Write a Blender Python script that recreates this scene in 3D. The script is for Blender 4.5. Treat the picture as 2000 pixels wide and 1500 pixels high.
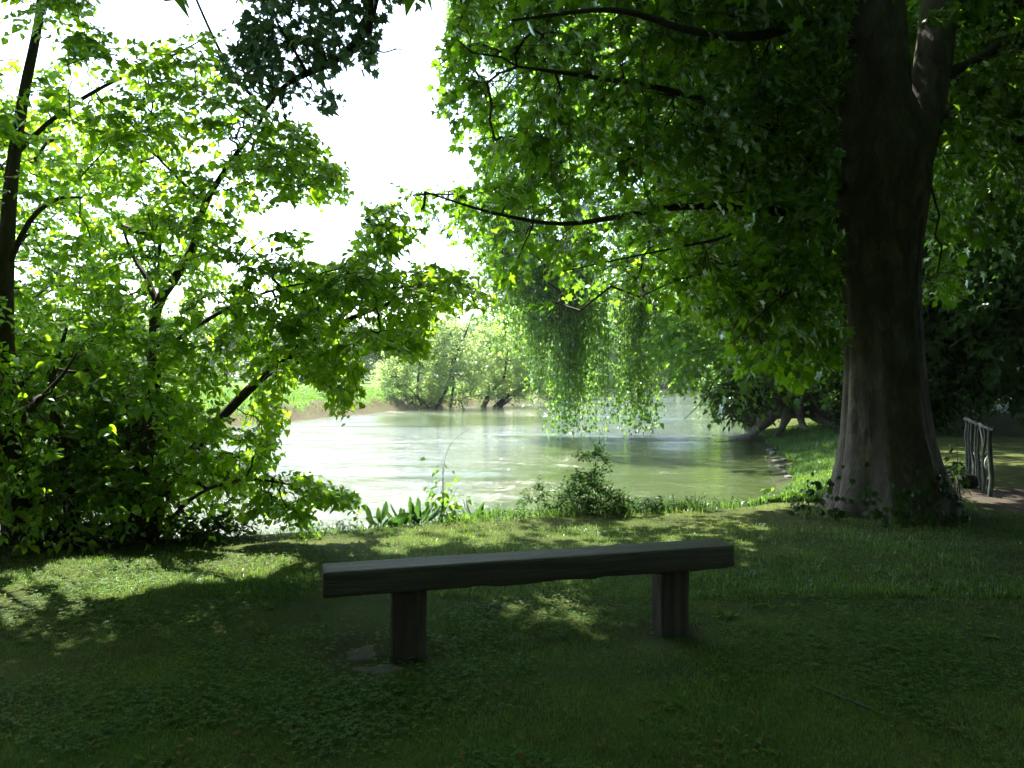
import bpy, math
import numpy as np
from mathutils import Vector

rng = np.random.default_rng(7)
R = math.radians
for o in list(bpy.data.objects):
    bpy.data.objects.remove(o)
sc = bpy.context.scene
COL = sc.collection

# ------------------------------------------------------------------ camera, sky, sun, exposure
CAMZ, F, HOR = 1.5, 1555.0, 735.0            # eye height, focal length and horizon row in photo pixels (2000 wide)
cam = bpy.data.cameras.new('camera')
cam.lens, cam.sensor_width, cam.shift_y = 36 * F / 2000, 36, -(750 - HOR) / 2000
cam.clip_start, cam.clip_end = 0.05, 3000
co = bpy.data.objects.new('camera', cam)
COL.objects.link(co)
co.location, co.rotation_euler = (0, 0, CAMZ), (R(90), 0, 0)
sc.camera = co

SUN_AZ, SUN_EL = R(-28), R(57)               # azimuth from +Y, negative = to the left
S = np.array([math.sin(SUN_AZ) * math.cos(SUN_EL), math.cos(SUN_AZ) * math.cos(SUN_EL), math.sin(SUN_EL)])
w = bpy.data.worlds.new('World')
sc.world = w
w.use_nodes = True
nt = w.node_tree
sky = nt.nodes.new('ShaderNodeTexSky')
sky.sky_type, sky.sun_disc = 'NISHITA', False
sky.sun_elevation, sky.sun_rotation = SUN_EL, SUN_AZ
sky.dust_density, sky.air_density, sky.ozone_density = 1.6, 1.0, 1.5
bg = nt.nodes['Background']
bg.inputs['Strength'].default_value = 0.15
nt.links.new(sky.outputs[0], bg.inputs['Color'])
sl = bpy.data.lights.new('sun', 'SUN')
sl.energy, sl.angle, sl.color = 5.0, R(0.53), (1.0, 0.95, 0.86)
so = bpy.data.objects.new('sun', sl)
COL.objects.link(so)
so.rotation_euler = Vector(S).to_track_quat('Z', 'Y').to_euler()
so.location = (-20, 30, 40)
vs = sc.view_settings
vs.view_transform, vs.look, vs.exposure, vs.gamma, vs.use_curve_mapping = 'Standard', 'None', 2.2, 1, False
cy = sc.cycles
cy.max_bounces, cy.diffuse_bounces, cy.glossy_bounces, cy.transmission_bounces = 8, 4, 3, 5
cy.transparent_max_bounces = 4
cy.use_denoising = True
cy.sample_clamp_indirect = 3.0

# ------------------------------------------------------------------ helpers
def P(px, py, d):
    """photo pixel at depth d -> world"""
    return np.array([(px - 1000) / F * d, d, CAMZ - (py - HOR) / F * d])

def proj(p):
    d = np.maximum(p[..., 1], 0.05)
    return np.stack([1000 + p[..., 0] / d * F, HOR + (CAMZ - p[..., 2]) / d * F], -1)

def in_frame(p, m=40):
    q = proj(p)
    return (p[..., 1] > 0.3) & (q[..., 0] > -m) & (q[..., 0] < 2000 + m) & (q[..., 1] > -m) & (q[..., 1] < 1500 + m)

def in_poly(q, poly):
    poly = np.asarray(poly, float)
    x, y = q[..., 0], q[..., 1]
    ins = np.zeros(x.shape, bool)
    n = len(poly)
    for i in range(n):
        x1, y1 = poly[i]
        x2, y2 = poly[(i + 1) % n]
        if y1 == y2:
            continue
        c = ((y1 > y) != (y2 > y)) & (x < (x2 - x1) * (y - y1) / (y2 - y1) + x1)
        ins ^= c
    return ins

def norm(v):
    return v / np.maximum(np.linalg.norm(v, axis=-1, keepdims=True), 1e-9)

def _h(ix, iy, iz):
    n = (ix * 374761393 + iy * 668265263 + iz * 2147483647 + 1013) & 0xFFFFFFFF
    n = ((n ^ (n >> 13)) * 1274126177) & 0xFFFFFFFF
    return ((n ^ (n >> 16)) & 0xFFFF) / 65535.0

def noise(p, s=1.0):
    p = np.asarray(p, float) * s
    if p.shape[-1] == 2:
        p = np.concatenate([p, np.zeros(p.shape[:-1] + (1,))], -1)
    i = np.floor(p).astype(np.int64)
    f = p - i
    f = f * f * (3 - 2 * f)
    r = 0
    for a in (0, 1):
        for b in (0, 1):
            for c in (0, 1):
                wgt = (f[..., 0] if a else 1 - f[..., 0]) * (f[..., 1] if b else 1 - f[..., 1]) * (f[..., 2] if c else 1 - f[..., 2])
                r = r + wgt * _h(i[..., 0] + a, i[..., 1] + b, i[..., 2] + c)
    return r

def fbm(p, s=1.0, o=3):
    r, a, t = 0, 1.0, 0
    for k in range(o):
        r = r + a * noise(p, s * 2 ** k)
        t += a
        a *= 0.5
    return r / t

def make_mesh(name, V, T, mats, tint=None, smooth=False):
    me = bpy.data.meshes.new(name)
    V = np.ascontiguousarray(V, np.float32)
    T = np.ascontiguousarray(T, np.int32)
    me.vertices.add(len(V))
    me.vertices.foreach_set('co', V.ravel())
    k = T.shape[1]
    me.loops.add(T.size)
    me.loops.foreach_set('vertex_index', T.ravel())
    me.polygons.add(len(T))
    me.polygons.foreach_set('loop_start', np.arange(0, T.size, k, dtype=np.int32))
    me.polygons.foreach_set('loop_total', np.full(len(T), k, np.int32))
    if smooth:
        me.polygons.foreach_set('use_smooth', np.ones(len(T), bool))
    if tint is not None:
        a = me.attributes.new('tint', 'FLOAT', 'POINT')
        a.data.foreach_set('value', np.ascontiguousarray(tint, np.float32))
    me.update(calc_edges=True)
    for m in (mats if isinstance(mats, (list, tuple)) else [mats]):
        me.materials.append(m)
    return me

def link(name, me, parent=None, loc=None, kind=None, **kw):
    o = bpy.data.objects.new(name, me)
    COL.objects.link(o)
    if parent is not None:
        o.parent = parent
    if loc is not None:
        o.location = loc
    if kind:
        o['kind'] = kind
    for k, v in kw.items():
        o[k] = v
    return o

def thing(name, label, cat, loc, group=None):
    o = bpy.data.objects.new(name, None)
    COL.objects.link(o)
    o.location = loc
    o.empty_display_size = 0.2
    o['label'], o['category'] = label, cat
    if group:
        o['group'] = group
    return o

def tag(o, label, cat, group=None):
    o['label'], o['category'] = label, cat
    if group:
        o['group'] = group
    return o

class MB:
    """collects triangles in world space"""
    def __init__(self):
        self.V, self.T, self.t, self.n = [], [], [], 0
    def add(self, V, T, tint=0.5):
        V = np.asarray(V, float).reshape(-1, 3)
        T = np.asarray(T, int).reshape(-1, 3)
        self.V.append(V)
        self.T.append(T + self.n)
        self.t.append(np.broadcast_to(np.asarray(tint, float), (len(V),)).copy())
        self.n += len(V)
    def tubes(self, Pt, Rd, sides=5, tint=0.5, cap=True):
        """Pt (N,M,3), Rd (N,M): N tubes of M rings"""
        Pt, Rd = np.asarray(Pt, float), np.asarray(Rd, float)
        N, M, _ = Pt.shape
        tan = np.empty_like(Pt)
        tan[:, 1:-1] = Pt[:, 2:] - Pt[:, :-2]
        tan[:, 0] = Pt[:, 1] - Pt[:, 0]
        tan[:, -1] = Pt[:, -1] - Pt[:, -2]
        tan = norm(tan)
        ref = np.where(np.abs(tan[..., 2:3]) > 0.9, np.array([1.0, 0, 0]), np.array([0, 0, 1.0]))
        if M > 2:
            ref = np.broadcast_to(np.where(np.abs(tan[:, :, 2]).mean(1)[:, None, None] > 0.6, np.array([1.0, 0, 0]), np.array([0, 0, 1.0])), tan.shape)
        u = norm(np.cross(tan, ref))
        v = np.cross(tan, u)
        a = np.linspace(0, 2 * np.pi, sides, endpoint=False)
        ring = Pt[:, :, None] + Rd[:, :, None, None] * (np.cos(a)[:, None] * u[:, :, None] + np.sin(a)[:, None] * v[:, :, None])
        V = ring.reshape(-1, 3)
        base = (np.arange(N)[:, None, None] * M + np.arange(M - 1)[None, :, None]) * sides
        k = np.arange(sides)[None, None]
        k2 = (k + 1) % sides
        q = [base + k, base + k2, base + sides + k2, base + sides + k]
        T = np.concatenate([np.stack([q[0], q[1], q[2]], -1).reshape(-1, 3), np.stack([q[0], q[2], q[3]], -1).reshape(-1, 3)])
        if cap:
            for end, st in ((M - 1, 1), (0, -1)):
                b0 = (np.arange(N) * M + end) * sides
                for j in range(1, sides - 1):
                    tr = np.stack([b0, b0 + j, b0 + j + 1], -1)
                    T = np.concatenate([T, tr[:, ::st]])
        self.add(V, T, tint)
    def leaves(self, pos, dirv, nrm, size, tpl, tint):
        tv, tt = tpl
        d = norm(dirv)
        side = norm(np.cross(d, nrm))
        n2 = np.cross(side, d)
        V = pos[:, None] + size[:, None, None] * (tv[None, :, 0:1] * side[:, None] + tv[None, :, 1:2] * d[:, None] + tv[None, :, 2:3] * n2[:, None])
        N, k = len(pos), len(tv)
        T = (tt[None] + (np.arange(N) * k)[:, None, None]).reshape(-1, 3)
        self.add(V.reshape(-1, 3), T, np.repeat(tint, k))
    def arrays(self):
        if not self.V:
            return np.zeros((0, 3)), np.zeros((0, 3), int), np.zeros(0)
        return np.concatenate(self.V), np.concatenate(self.T), np.concatenate(self.t)
    def build(self, name, mat, parent=None, smooth=False, kind=None, **kw):
        V, T, t = self.arrays()
        if parent is not None:
            V = V - np.array(parent.location)
        return link(name, make_mesh(name, V, T, mat, t, smooth), parent, kind=kind, **kw)

def smooth_path(pts, n):
    """Catmull-Rom through pts, n samples"""
    p = np.asarray(pts, float)
    p = np.vstack([2 * p[0] - p[1], p, 2 * p[-1] - p[-2]])
    m = len(p) - 3
    t = np.linspace(0, m - 1e-6, n)
    i = t.astype(int)
    f = (t - i)[:, None]
    a, b, c, d = p[i], p[i + 1], p[i + 2], p[i + 3]
    return 0.5 * (2 * b + (c - a) * f + (2 * a - 5 * b + 4 * c - d) * f ** 2 + (3 * b - a - 3 * c + d) * f ** 3)

# leaf outlines: x across, y along, z up
def fan(pts, c):
    pts = [c] + pts
    n = len(pts) - 1
    return np.array(pts, float), np.array([[0, 1 + i, 1 + (i + 1) % n] for i in range(n)])

def curl(v, fold=0.25, droop=0.25):
    v = np.array([[x, y, 0.0] for x, y in v])
    v[:, 2] = fold * np.abs(v[:, 0]) - droop * v[:, 1] ** 2
    return v

def shapes(tpl, n=5, seed=1):
    """the same outline bent, folded and skewed in several ways"""
    r = np.random.default_rng(seed)
    out = []
    for _ in range(n):
        v = tpl[0].copy()
        v[:, 0] *= r.uniform(.75, 1.12)
        v[:, 0] += r.uniform(-.16, .16) * v[:, 1] ** 2
        v[:, 0] *= 1 + r.uniform(-.18, .18) * np.sign(v[:, 0])
        v[:, 2] = r.uniform(-.05, .55) * np.abs(v[:, 0]) - r.uniform(.0, .6) * v[:, 1] ** 2 + r.uniform(-.3, .3) * v[:, 0] * v[:, 1]
        v[:, :2] += r.normal(0, .025, (len(v), 2)) * (np.arange(len(v)) > 1)[:, None]
        out.append((v, tpl[1]))
    return out

def sym(half):
    r = [(x, y) for x, y in half]
    return r + [(-x, y) for x, y in reversed(half) if x > 1e-6]

LIME = fan([(0, 0.02), (0.22, -0.05), (0.42, 0.12), (0.46, 0.36), (0.34, 0.64), (0.16, 0.86), (0, 1.06)], (0, 0.4))
lv = sym([(0, 0.03), (0.22, -0.05), (0.42, 0.12), (0.46, 0.36), (0.34, 0.64), (0.16, 0.86), (0, 1.06)])
LIME = (lambda a: (curl(a[0]), a[1]))(fan(lv, (0, 0.4)))
mv = sym([(0, 0.04), (0.26, -0.06), (0.25, 0.12), (0.56, 0.22), (0.34, 0.40), (0.47, 0.74), (0.19, 0.62), (0, 1.05)])
MAPLE = (lambda a: (curl(a[0], 0.18, 0.3), a[1]))(fan(mv, (0, 0.34)))
SMALL = (curl([(0, 0), (0.3, 0.35), (0, 1), (-0.3, 0.35)], 0.3, 0.15), np.array([[0, 1, 2], [0, 2, 3]]))
SLIM = (curl([(0, 0), (0.13, 0.4), (0, 1), (-0.13, 0.4)], 0.3, 0.3), np.array([[0, 1, 2], [0, 2, 3]]))
OVAL = (lambda a: (curl(a[0], 0.3, 0.25), a[1]))(fan(sym([(0, 0), (0.24, 0.2), (0.27, 0.5), (0.15, 0.82), (0, 1.0)]), (0, 0.45)))

# ------------------------------------------------------------------ materials
def newmat(name):
    m = bpy.data.materials.new(name)
    m.use_nodes = True
    n = m.node_tree
    for x in list(n.nodes):
        n.nodes.remove(x)
    out = n.nodes.new('ShaderNodeOutputMaterial')
    return m, n, out

def ramp(n, stops, fac):
    r = n.nodes.new('ShaderNodeValToRGB')
    e = r.color_ramp.elements
    while len(e) < len(stops):
        e.new(0.5)
    for i, (p, c) in enumerate(stops):
        e[i].position = p
        e[i].color = tuple(c) + (1,)
    n.links.new(fac, r.inputs[0])
    return r.outputs[0]

def attr_tint(n):
    a = n.nodes.new('ShaderNodeAttribute')
    a.attribute_name = 'tint'
    return a.outputs['Fac']

def tex_noise(n, scale, detail=4, rough=0.6, vec=None, dist=0.0):
    t = n.nodes.new('ShaderNodeTexNoise')
    t.inputs['Scale'].default_value = scale
    t.inputs['Detail'].default_value = detail
    t.inputs['Roughness'].default_value = rough
    t.inputs['Distortion'].default_value = dist
    if vec is not None:
        n.links.new(vec, t.inputs['Vector'])
    return t.outputs['Fac']

def coords(n, scale=(1, 1, 1), kind='Object'):
    c = n.nodes.new('ShaderNodeTexCoord')
    m = n.nodes.new('ShaderNodeMapping')
    m.inputs['Scale'].default_value = scale
    n.links.new(c.outputs[kind], m.inputs['Vector'])
    return m.outputs[0]

def mixs(n, a, b, fac):
    m = n.nodes.new('ShaderNodeMixShader')
    if isinstance(fac, float):
        m.inputs[0].default_value = fac
    else:
        n.links.new(fac, m.inputs[0])
    n.links.new(a, m.inputs[1])
    n.links.new(b, m.inputs[2])
    return m.outputs[0]

def leaf_mat(name, top, trans, var=0.5, tr=0.5, gloss=0.03, rough=0.4):
    """thin leaf: reflecting upper colour, light passing through, a waxy sheen"""
    m, n, out = newmat(name)
    t = attr_tint(n)
    a = np.array(top)
    b = np.array(trans)
    yel = np.array([1.35, 1.1, 0.8])
    c1 = ramp(n, [(0, a * (1 - var * .5)), (0.6, a), (1, a * yel)], t)
    c2 = ramp(n, [(0, b * (1 - var * .45)), (0.6, b), (1, np.minimum(b * yel, 0.95))], t)
    d = n.nodes.new('ShaderNodeBsdfDiffuse')
    n.links.new(c1, d.inputs[0])
    l = n.nodes.new('ShaderNodeBsdfTranslucent')
    n.links.new(c2, l.inputs[0])
    s = mixs(n, d.outputs[0], l.outputs[0], float(tr))
    g = n.nodes.new('ShaderNodeBsdfGlossy')
    g.inputs['Roughness'].default_value = rough
    g.inputs['Color'].default_value = (0.8, 0.95, 0.85, 1)
    lw = n.nodes.new('ShaderNodeFresnel')
    lw.inputs['IOR'].default_value = 1.4
    mu = n.nodes.new('ShaderNodeMath')
    mu.operation = 'MULTIPLY'
    mu.inputs[1].default_value = gloss * 10
    mu.use_clamp = True
    n.links.new(lw.outputs[0], mu.inputs[0])
    n.links.new(mixs(n, s, g.outputs[0], mu.outputs[0]), out.inputs[0])
    return m

def solid_mat(name, stops, scale=6, stretch=(1, 1, 1), rough=0.85, bump=0.4, bscale=None, bdist=0.02, spec=0.3, det=6):
    m, n, out = newmat(name)
    v = coords(n, stretch)
    f = tex_noise(n, scale, det, 0.65, v)
    c = ramp(n, stops, f)
    b = n.nodes.new('ShaderNodeBsdfPrincipled')
    b.inputs['Roughness'].default_value = rough
    b.inputs['Specular IOR Level'].default_value = spec
    n.links.new(c, b.inputs['Base Color'])
    bp = n.nodes.new('ShaderNodeBump')
    bp.inputs['Strength'].default_value = bump
    bp.inputs['Distance'].default_value = bdist
    n.links.new(tex_noise(n, bscale or scale * 3, 6, 0.7, v), bp.inputs['Height'])
    n.links.new(bp.outputs[0], b.inputs['Normal'])
    n.links.new(b.outputs[0], out.inputs[0])
    return m

M = {}
M['lime'] = leaf_mat('lime_leaf', (0.045, 0.105, 0.018), (0.44, 0.80, 0.02), 0.8, 0.62, 0.045)
M['plane'] = leaf_mat('plane_leaf', (0.032, 0.07, 0.018), (0.22, 0.48, 0.015), 0.85, 0.55)
M['bough'] = leaf_mat('bough_leaf', (0.09, 0.14, 0.105), (0.16, 0.30, 0.11), 0.5, 0.45, 0.06)
M['willow'] = leaf_mat('willow_leaf', (0.17, 0.22, 0.10), (0.50, 0.70, 0.20), 0.4, 0.5)
M['birch'] = leaf_mat('birch_leaf', (0.06, 0.12, 0.032), (0.28, 0.54, 0.06), 0.6, 0.52)
M['bright'] = leaf_mat('bright_leaf', (0.05, 0.11, 0.02), (0.30, 0.60, 0.035), 0.6, 0.55)
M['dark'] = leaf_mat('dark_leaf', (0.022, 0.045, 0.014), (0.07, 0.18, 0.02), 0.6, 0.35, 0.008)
M['far'] = leaf_mat('far_leaf', (0.06, 0.10, 0.04), (0.2, 0.34, 0.08), 0.6, 0.45)
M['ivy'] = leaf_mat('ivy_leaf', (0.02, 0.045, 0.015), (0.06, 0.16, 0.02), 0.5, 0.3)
M['dock'] = leaf_mat('dock_leaf', (0.03, 0.06, 0.025), (0.09, 0.22, 0.03), 0.6, 0.4)
M['weed'] = leaf_mat('weed_leaf', (0.05, 0.11, 0.02), (0.24, 0.5, 0.03), 0.5, 0.5, 0.01)
M['grass'] = leaf_mat('grass_blade', (0.062, 0.120, 0.037), (0.22, 0.42, 0.06), 0.7, 0.4, 0.015, 0.5)
M['dry'] = leaf_mat('dry_blade', (0.16, 0.115, 0.045), (0.28, 0.2, 0.07), 0.6, 0.4, 0.01, 0.6)
M['meadow_grass'] = leaf_mat('meadow_blade', (0.07, 0.13, 0.02), (0.22, 0.42, 0.04), 0.5, 0.4, 0.04, 0.5)
M['bark'] = solid_mat('dark_bark', [(0.25, (0.018, 0.015, 0.012)), (0.6, (0.055, 0.045, 0.035)), (0.85, (0.10, 0.09, 0.07))], 5, (4, 4, 1), 0.9, 0.8)
M['twig'] = solid_mat('twig_bark', [(0.3, (0.03, 0.022, 0.016)), (0.8, (0.07, 0.055, 0.04))], 14, (1, 1, 1), 0.8, 0.3)
M['grey_bark'] = solid_mat('grey_bark', [(0.3, (0.05, 0.045, 0.038)), (0.7, (0.14, 0.125, 0.105))], 5, (3, 3, 1), 0.9, 0.6)
M['root_bark'] = solid_mat('root_bark', [(0.3, (0.10, 0.09, 0.075)), (0.7, (0.26, 0.235, 0.20))], 5, (3, 3, 1), 0.9, 0.6)
M['stone'] = solid_mat('bank_stone', [(0.3, (0.07, 0.068, 0.058)), (0.7, (0.21, 0.20, 0.175))], 4, (1, 1, 1), 0.85, 0.5, 14)
M['slab'] = solid_mat('slab_concrete', [(0.3, (0.04, 0.035, 0.026)), (0.55, (0.085, 0.075, 0.06)), (0.75, (0.14, 0.125, 0.10))], 9, (1, 1, 1), 0.9, 0.5, 40, 0.01)
M['stick'] = solid_mat('stick_wood', [(0.3, (0.035, 0.04, 0.033)), (0.7, (0.095, 0.105, 0.09))], 20, (1, 1, 1), 0.85, 0.4)
M['cut'] = solid_mat('cut_wood', [(0.3, (0.25, 0.2, 0.13)), (0.7, (0.42, 0.35, 0.24))], 12, (1, 1, 1), 0.8, 0.3)
M['rope'] = solid_mat('pale_loop', [(0.3, (0.45, 0.45, 0.42)), (0.7, (0.7, 0.7, 0.66))], 30, (1, 1, 1), 0.7, 0.2)

def plane_bark():
    m, n, out = newmat('plane_tree_bark')
    v = coords(n, (1.25, 1.25, 0.5))
    vo = n.nodes.new('ShaderNodeTexVoronoi')
    vo.inputs['Scale'].default_value = 10
    wv = tex_noise(n, 3, 4, 0.6, v, 0.4)
    mx = n.nodes.new('ShaderNodeMix')
    mx.data_type = 'VECTOR'
    mx.inputs[0].default_value = 0.12
    cmb = n.nodes.new('ShaderNodeTexNoise')
    cmb.inputs['Scale'].default_value = 4
    n.links.new(v, cmb.inputs['Vector'])
    n.links.new(v, mx.inputs[4])
    n.links.new(cmb.outputs['Color'], mx.inputs[5])
    n.links.new(mx.outputs[1], vo.inputs['Vector'])
    base = ramp(n, [(0.25, (0.035, 0.029, 0.022)), (0.5, (0.095, 0.079, 0.062)), (0.75, (0.20, 0.175, 0.14))], tex_noise(n, 4.5, 10, 0.75, v))
    sepc = n.nodes.new('ShaderNodeSeparateColor')
    n.links.new(vo.outputs['Color'], sepc.inputs[0])
    plates = ramp(n, [(0.0, (0.72, 0.7, 0.68)), (0.6, (0.88, 0.87, 0.86)), (0.85, (1.2, 1.17, 1.12))], sepc.outputs[0])
    mm = n.nodes.new('ShaderNodeMix')
    mm.data_type = 'RGBA'
    mm.blend_type = 'MULTIPLY'
    mm.inputs[0].default_value = 1
    n.links.new(base, mm.inputs[6])
    n.links.new(plates, mm.inputs[7])
    b = n.nodes.new('ShaderNodeBsdfPrincipled')
    b.inputs['Roughness'].default_value = 0.85
    b.inputs['Specular IOR Level'].default_value = 0.25
    n.links.new(mm.outputs[2], b.inputs['Base Color'])
    ad = n.nodes.new('ShaderNodeMath')
    ad.operation = 'ADD'
    n.links.new(sepc.outputs[0], ad.inputs[0])
    n.links.new(tex_noise(n, 18, 6, 0.7, v), ad.inputs[1])
    bp = n.nodes.new('ShaderNodeBump')
    bp.inputs['Strength'].default_value = 1.0
    bp.inputs['Distance'].default_value = 0.035
    n.links.new(ad.outputs[0], bp.inputs['Height'])
    n.links.new(bp.outputs[0], b.inputs['Normal'])
    n.links.new(b.outputs[0], out.inputs[0])
    return m
M['plane_bark'] = plane_bark()
M['beam'] = solid_mat('bench_timber', [(0.25, (0.014, 0.011, 0.010)), (0.5, (0.040, 0.033, 0.029)), (0.75, (0.095, 0.083, 0.075))], 3.4, (0.35, 7, 7), 0.6, 0.9, 12, 0.012, 0.4, 10)
M['leg'] = solid_mat('bench_leg_timber', [(0.25, (0.016, 0.012, 0.010)), (0.5, (0.046, 0.036, 0.030)), (0.75, (0.095, 0.08, 0.068))], 3.4, (7, 7, 0.4), 0.75, 0.9, 12, 0.012, 0.3, 9)

def ground_mat(name, stops, s1, fine):
    m, n, out = newmat(name)
    v = coords(n)
    a = tex_noise(n, s1, 8, 0.7, v, 0.3)
    c = ramp(n, stops, a)
    f = ramp(n, [(0.3, (0.55, 0.55, 0.55)), (0.7, (1.3, 1.3, 1.3))], tex_noise(n, fine, 4, 0.7, v))
    mm = n.nodes.new('ShaderNodeMix')
    mm.data_type = 'RGBA'
    mm.blend_type = 'MULTIPLY'
    mm.inputs[0].default_value = 1
    n.links.new(c, mm.inputs[6])
    n.links.new(f, mm.inputs[7])
    b = n.nodes.new('ShaderNodeBsdfPrincipled')
    b.inputs['Roughness'].default_value = 0.95
    b.inputs['Specular IOR Level'].default_value = 0.1
    n.links.new(mm.outputs[2], b.inputs['Base Color'])
    bp = n.nodes.new('ShaderNodeBump')
    bp.inputs['Strength'].default_value = 0.8
    bp.inputs['Distance'].default_value = 0.03
    n.links.new(tex_noise(n, fine * 0.7, 6, 0.75, v), bp.inputs['Height'])
    n.links.new(bp.outputs[0], b.inputs['Normal'])
    n.links.new(b.outputs[0], out.inputs[0])
    return m
M['lawn_soil'] = ground_mat('lawn_soil', [(0.25, (0.035, 0.03, 0.018)), (0.42, (0.045, 0.06, 0.016)), (0.62, (0.075, 0.095, 0.022)), (0.8, (0.17, 0.135, 0.05))], 1.6, 60)
M['path'] = ground_mat('path_earth', [(0.3, (0.035, 0.03, 0.02)), (0.7, (0.085, 0.07, 0.05))], 2.0, 40)
M['near_bank'] = ground_mat('near_bank_earth', [(0.3, (0.022, 0.022, 0.012)), (0.5, (0.03, 0.042, 0.014)), (0.7, (0.042, 0.068, 0.018))], 0.9, 12)
M['bank'] = ground_mat('bank_earth', [(0.3, (0.05, 0.045, 0.025)), (0.5, (0.11, 0.095, 0.05)), (0.62, (0.06, 0.09, 0.022))], 0.9, 12)
M['meadow'] = ground_mat('meadow_turf', [(0.3, (0.07, 0.13, 0.022)), (0.7, (0.11, 0.18, 0.03))], 0.15, 3)

def water_mat():
    m, n, out = newmat('river_water')
    v = coords(n, (1, 1, 1))
    v2 = coords(n, (0.42, 1.0, 1))
    big = tex_noise(n, 0.25, 3, 0.55, v2, 0.6)
    med = tex_noise(n, 1.6, 5, 0.65, coords(n, (0.55, 1.0, 1)), 0.6)
    fine = tex_noise(n, 4.5, 5, 0.7, coords(n, (0.55, 1.0, 1)), 0.2)
    col = ramp(n, [(0.3, (0.040, 0.058, 0.020)), (0.7, (0.062, 0.085, 0.030))], tex_noise(n, 0.12, 4, 0.6, v2, 0.5))
    def mul(a, k):
        x = n.nodes.new('ShaderNodeMath')
        x.operation = 'MULTIPLY'
        n.links.new(a, x.inputs[0])
        x.inputs[1].default_value = k
        return x.outputs[0]
    def add(a, b):
        x = n.nodes.new('ShaderNodeMath')
        x.operation = 'ADD'
        n.links.new(a, x.inputs[0])
        n.links.new(b, x.inputs[1])
        return x.outputs[0]
    # smooth upwellings between choppier patches
    patch = ramp(n, [(0.40, (0.16,) * 3), (0.60, (1,) * 3)], tex_noise(n, 0.16, 3, 0.5, coords(n, (0.35, 1, 1)), 0.8))
    x = n.nodes.new('ShaderNodeMath')
    x.operation = 'MULTIPLY'
    n.links.new(patch, x.inputs[0])
    n.links.new(add(mul(med, 0.36), mul(fine, 0.12)), x.inputs[1])
    h = add(mul(big, 0.10), x.outputs[0])
    bp = n.nodes.new('ShaderNodeBump')
    bp.inputs['Strength'].default_value = 0.75
    bp.inputs['Distance'].default_value = 1.0
    n.links.new(h, bp.inputs['Height'])
    b = n.nodes.new('ShaderNodeBsdfPrincipled')
    n.links.new(col, b.inputs['Base Color'])
    b.inputs['Roughness'].default_value = 0.06
    b.inputs['IOR'].default_value = 1.42
    b.inputs['Specular IOR Level'].default_value = 0.5
    n.links.new(bp.outputs[0], b.inputs['Normal'])
    n.links.new(b.outputs[0], out.inputs[0])
    return m
M['water'] = water_mat()

# ------------------------------------------------------------------ terrain and river
WATER = -0.4
NEAR = [(-60, 7.4), (-10, 7.9), (-4.4, 8.0), (-3.2, 8.2), (-1.5, 8.8), (-0.5, 9.3), (1.1, 9.6), (2.4, 10.0), (3.3, 11.2), (4.5, 13.7), (6.0, 19), (7.6, 25.0), (12.8, 45), (20, 75), (27, 105), (31, 125)]
FARB = [(14, 125), (12, 98), (7.5, 78), (2, 60), (-3, 50), (-6.5, 43), (-9.2, 34), (-10.8, 29), (-15, 25.5), (-24, 22.5), (-60, 20)]
RIVER = NEAR + FARB

def seg_dist(p, line):
    d = np.full(p.shape[:-1], 1e9)
    for a, b in zip(line[:-1], line[1:]):
        a, b = np.array(a, float), np.array(b, float)
        ab = b - a
        t = np.clip(((p - a) @ ab) / (ab @ ab), 0, 1)
        d = np.minimum(d, np.linalg.norm(p - (a + t[..., None] * ab), axis=-1))
    return d

def sstep(x):
    x = np.clip(x, 0, 1)
    return x * x * (3 - 2 * x)

def terrain(p):
    """height of the ground, and 0 near side / 1 far side / in between under water"""
    dn, df = seg_dist(p, NEAR), seg_dist(p, FARB)
    wet = in_poly(p, RIVER)
    far = df < dn
    wob = (fbm(p, 0.9, 3) - 0.5)
    wid = 0.95 + np.clip((p[..., 1] - 10) * 0.35, 0, 1.5) * (p[..., 0] > 0)
    zn = WATER + 0.40 * sstep(dn / wid + wob * 0.35) + wob * 0.05 * sstep((dn - .2) / 2)
    zn = zn + np.clip((p[..., 1] - 20) * 0.002, 0, 0.2) + 0.012 * (fbm(p, 6, 2) - 0.5)
    zf = WATER + (0.72 + wob * 0.35) * sstep(df / 1.3 + wob * 0.5) + 0.25 * sstep(df / 60)
    z = np.where(far, zf, zn)
    return np.where(wet, WATER - 0.05 - np.minimum(np.minimum(dn, df) * 0.5, 1.0), z), far, wet, np.minimum(dn, df)

def gz(x, y):
    return terrain(np.stack([np.asarray(x, float), np.asarray(y, float)], -1))[0]

def axis(parts):
    return np.unique(np.round(np.concatenate([np.arange(a, b, s) for a, b, s in parts]), 4))
xs = axis([(-600, -100, 40), (-100, -25, 5), (-25, -6, 0.6), (-6, 6, 0.11), (6, 25, 0.5), (25, 100, 4), (100, 601, 40)])
ys = axis([(-60, 1, 3), (1, 2.5, 0.3), (2.5, 12, 0.1), (12, 30, 0.35), (30, 60, 0.8), (60, 140, 3), (140, 1500, 60)])
gx, gy = np.meshgrid(xs, ys)
gp = np.stack([gx, gy], -1)
zz, farside, wet, bd = terrain(gp)
V = np.stack([gx, gy, zz], -1).reshape(-1, 3)
nx = len(xs)
ii, jj = np.meshgrid(np.arange(len(ys) - 1), np.arange(nx - 1), indexing='ij')
q = np.stack([ii * nx + jj, ii * nx + jj + 1, (ii + 1) * nx + jj + 1, (ii + 1) * nx + jj], -1).reshape(-1, 4)
ff = farside.reshape(-1)[q].mean(1) > 0.5
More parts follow.
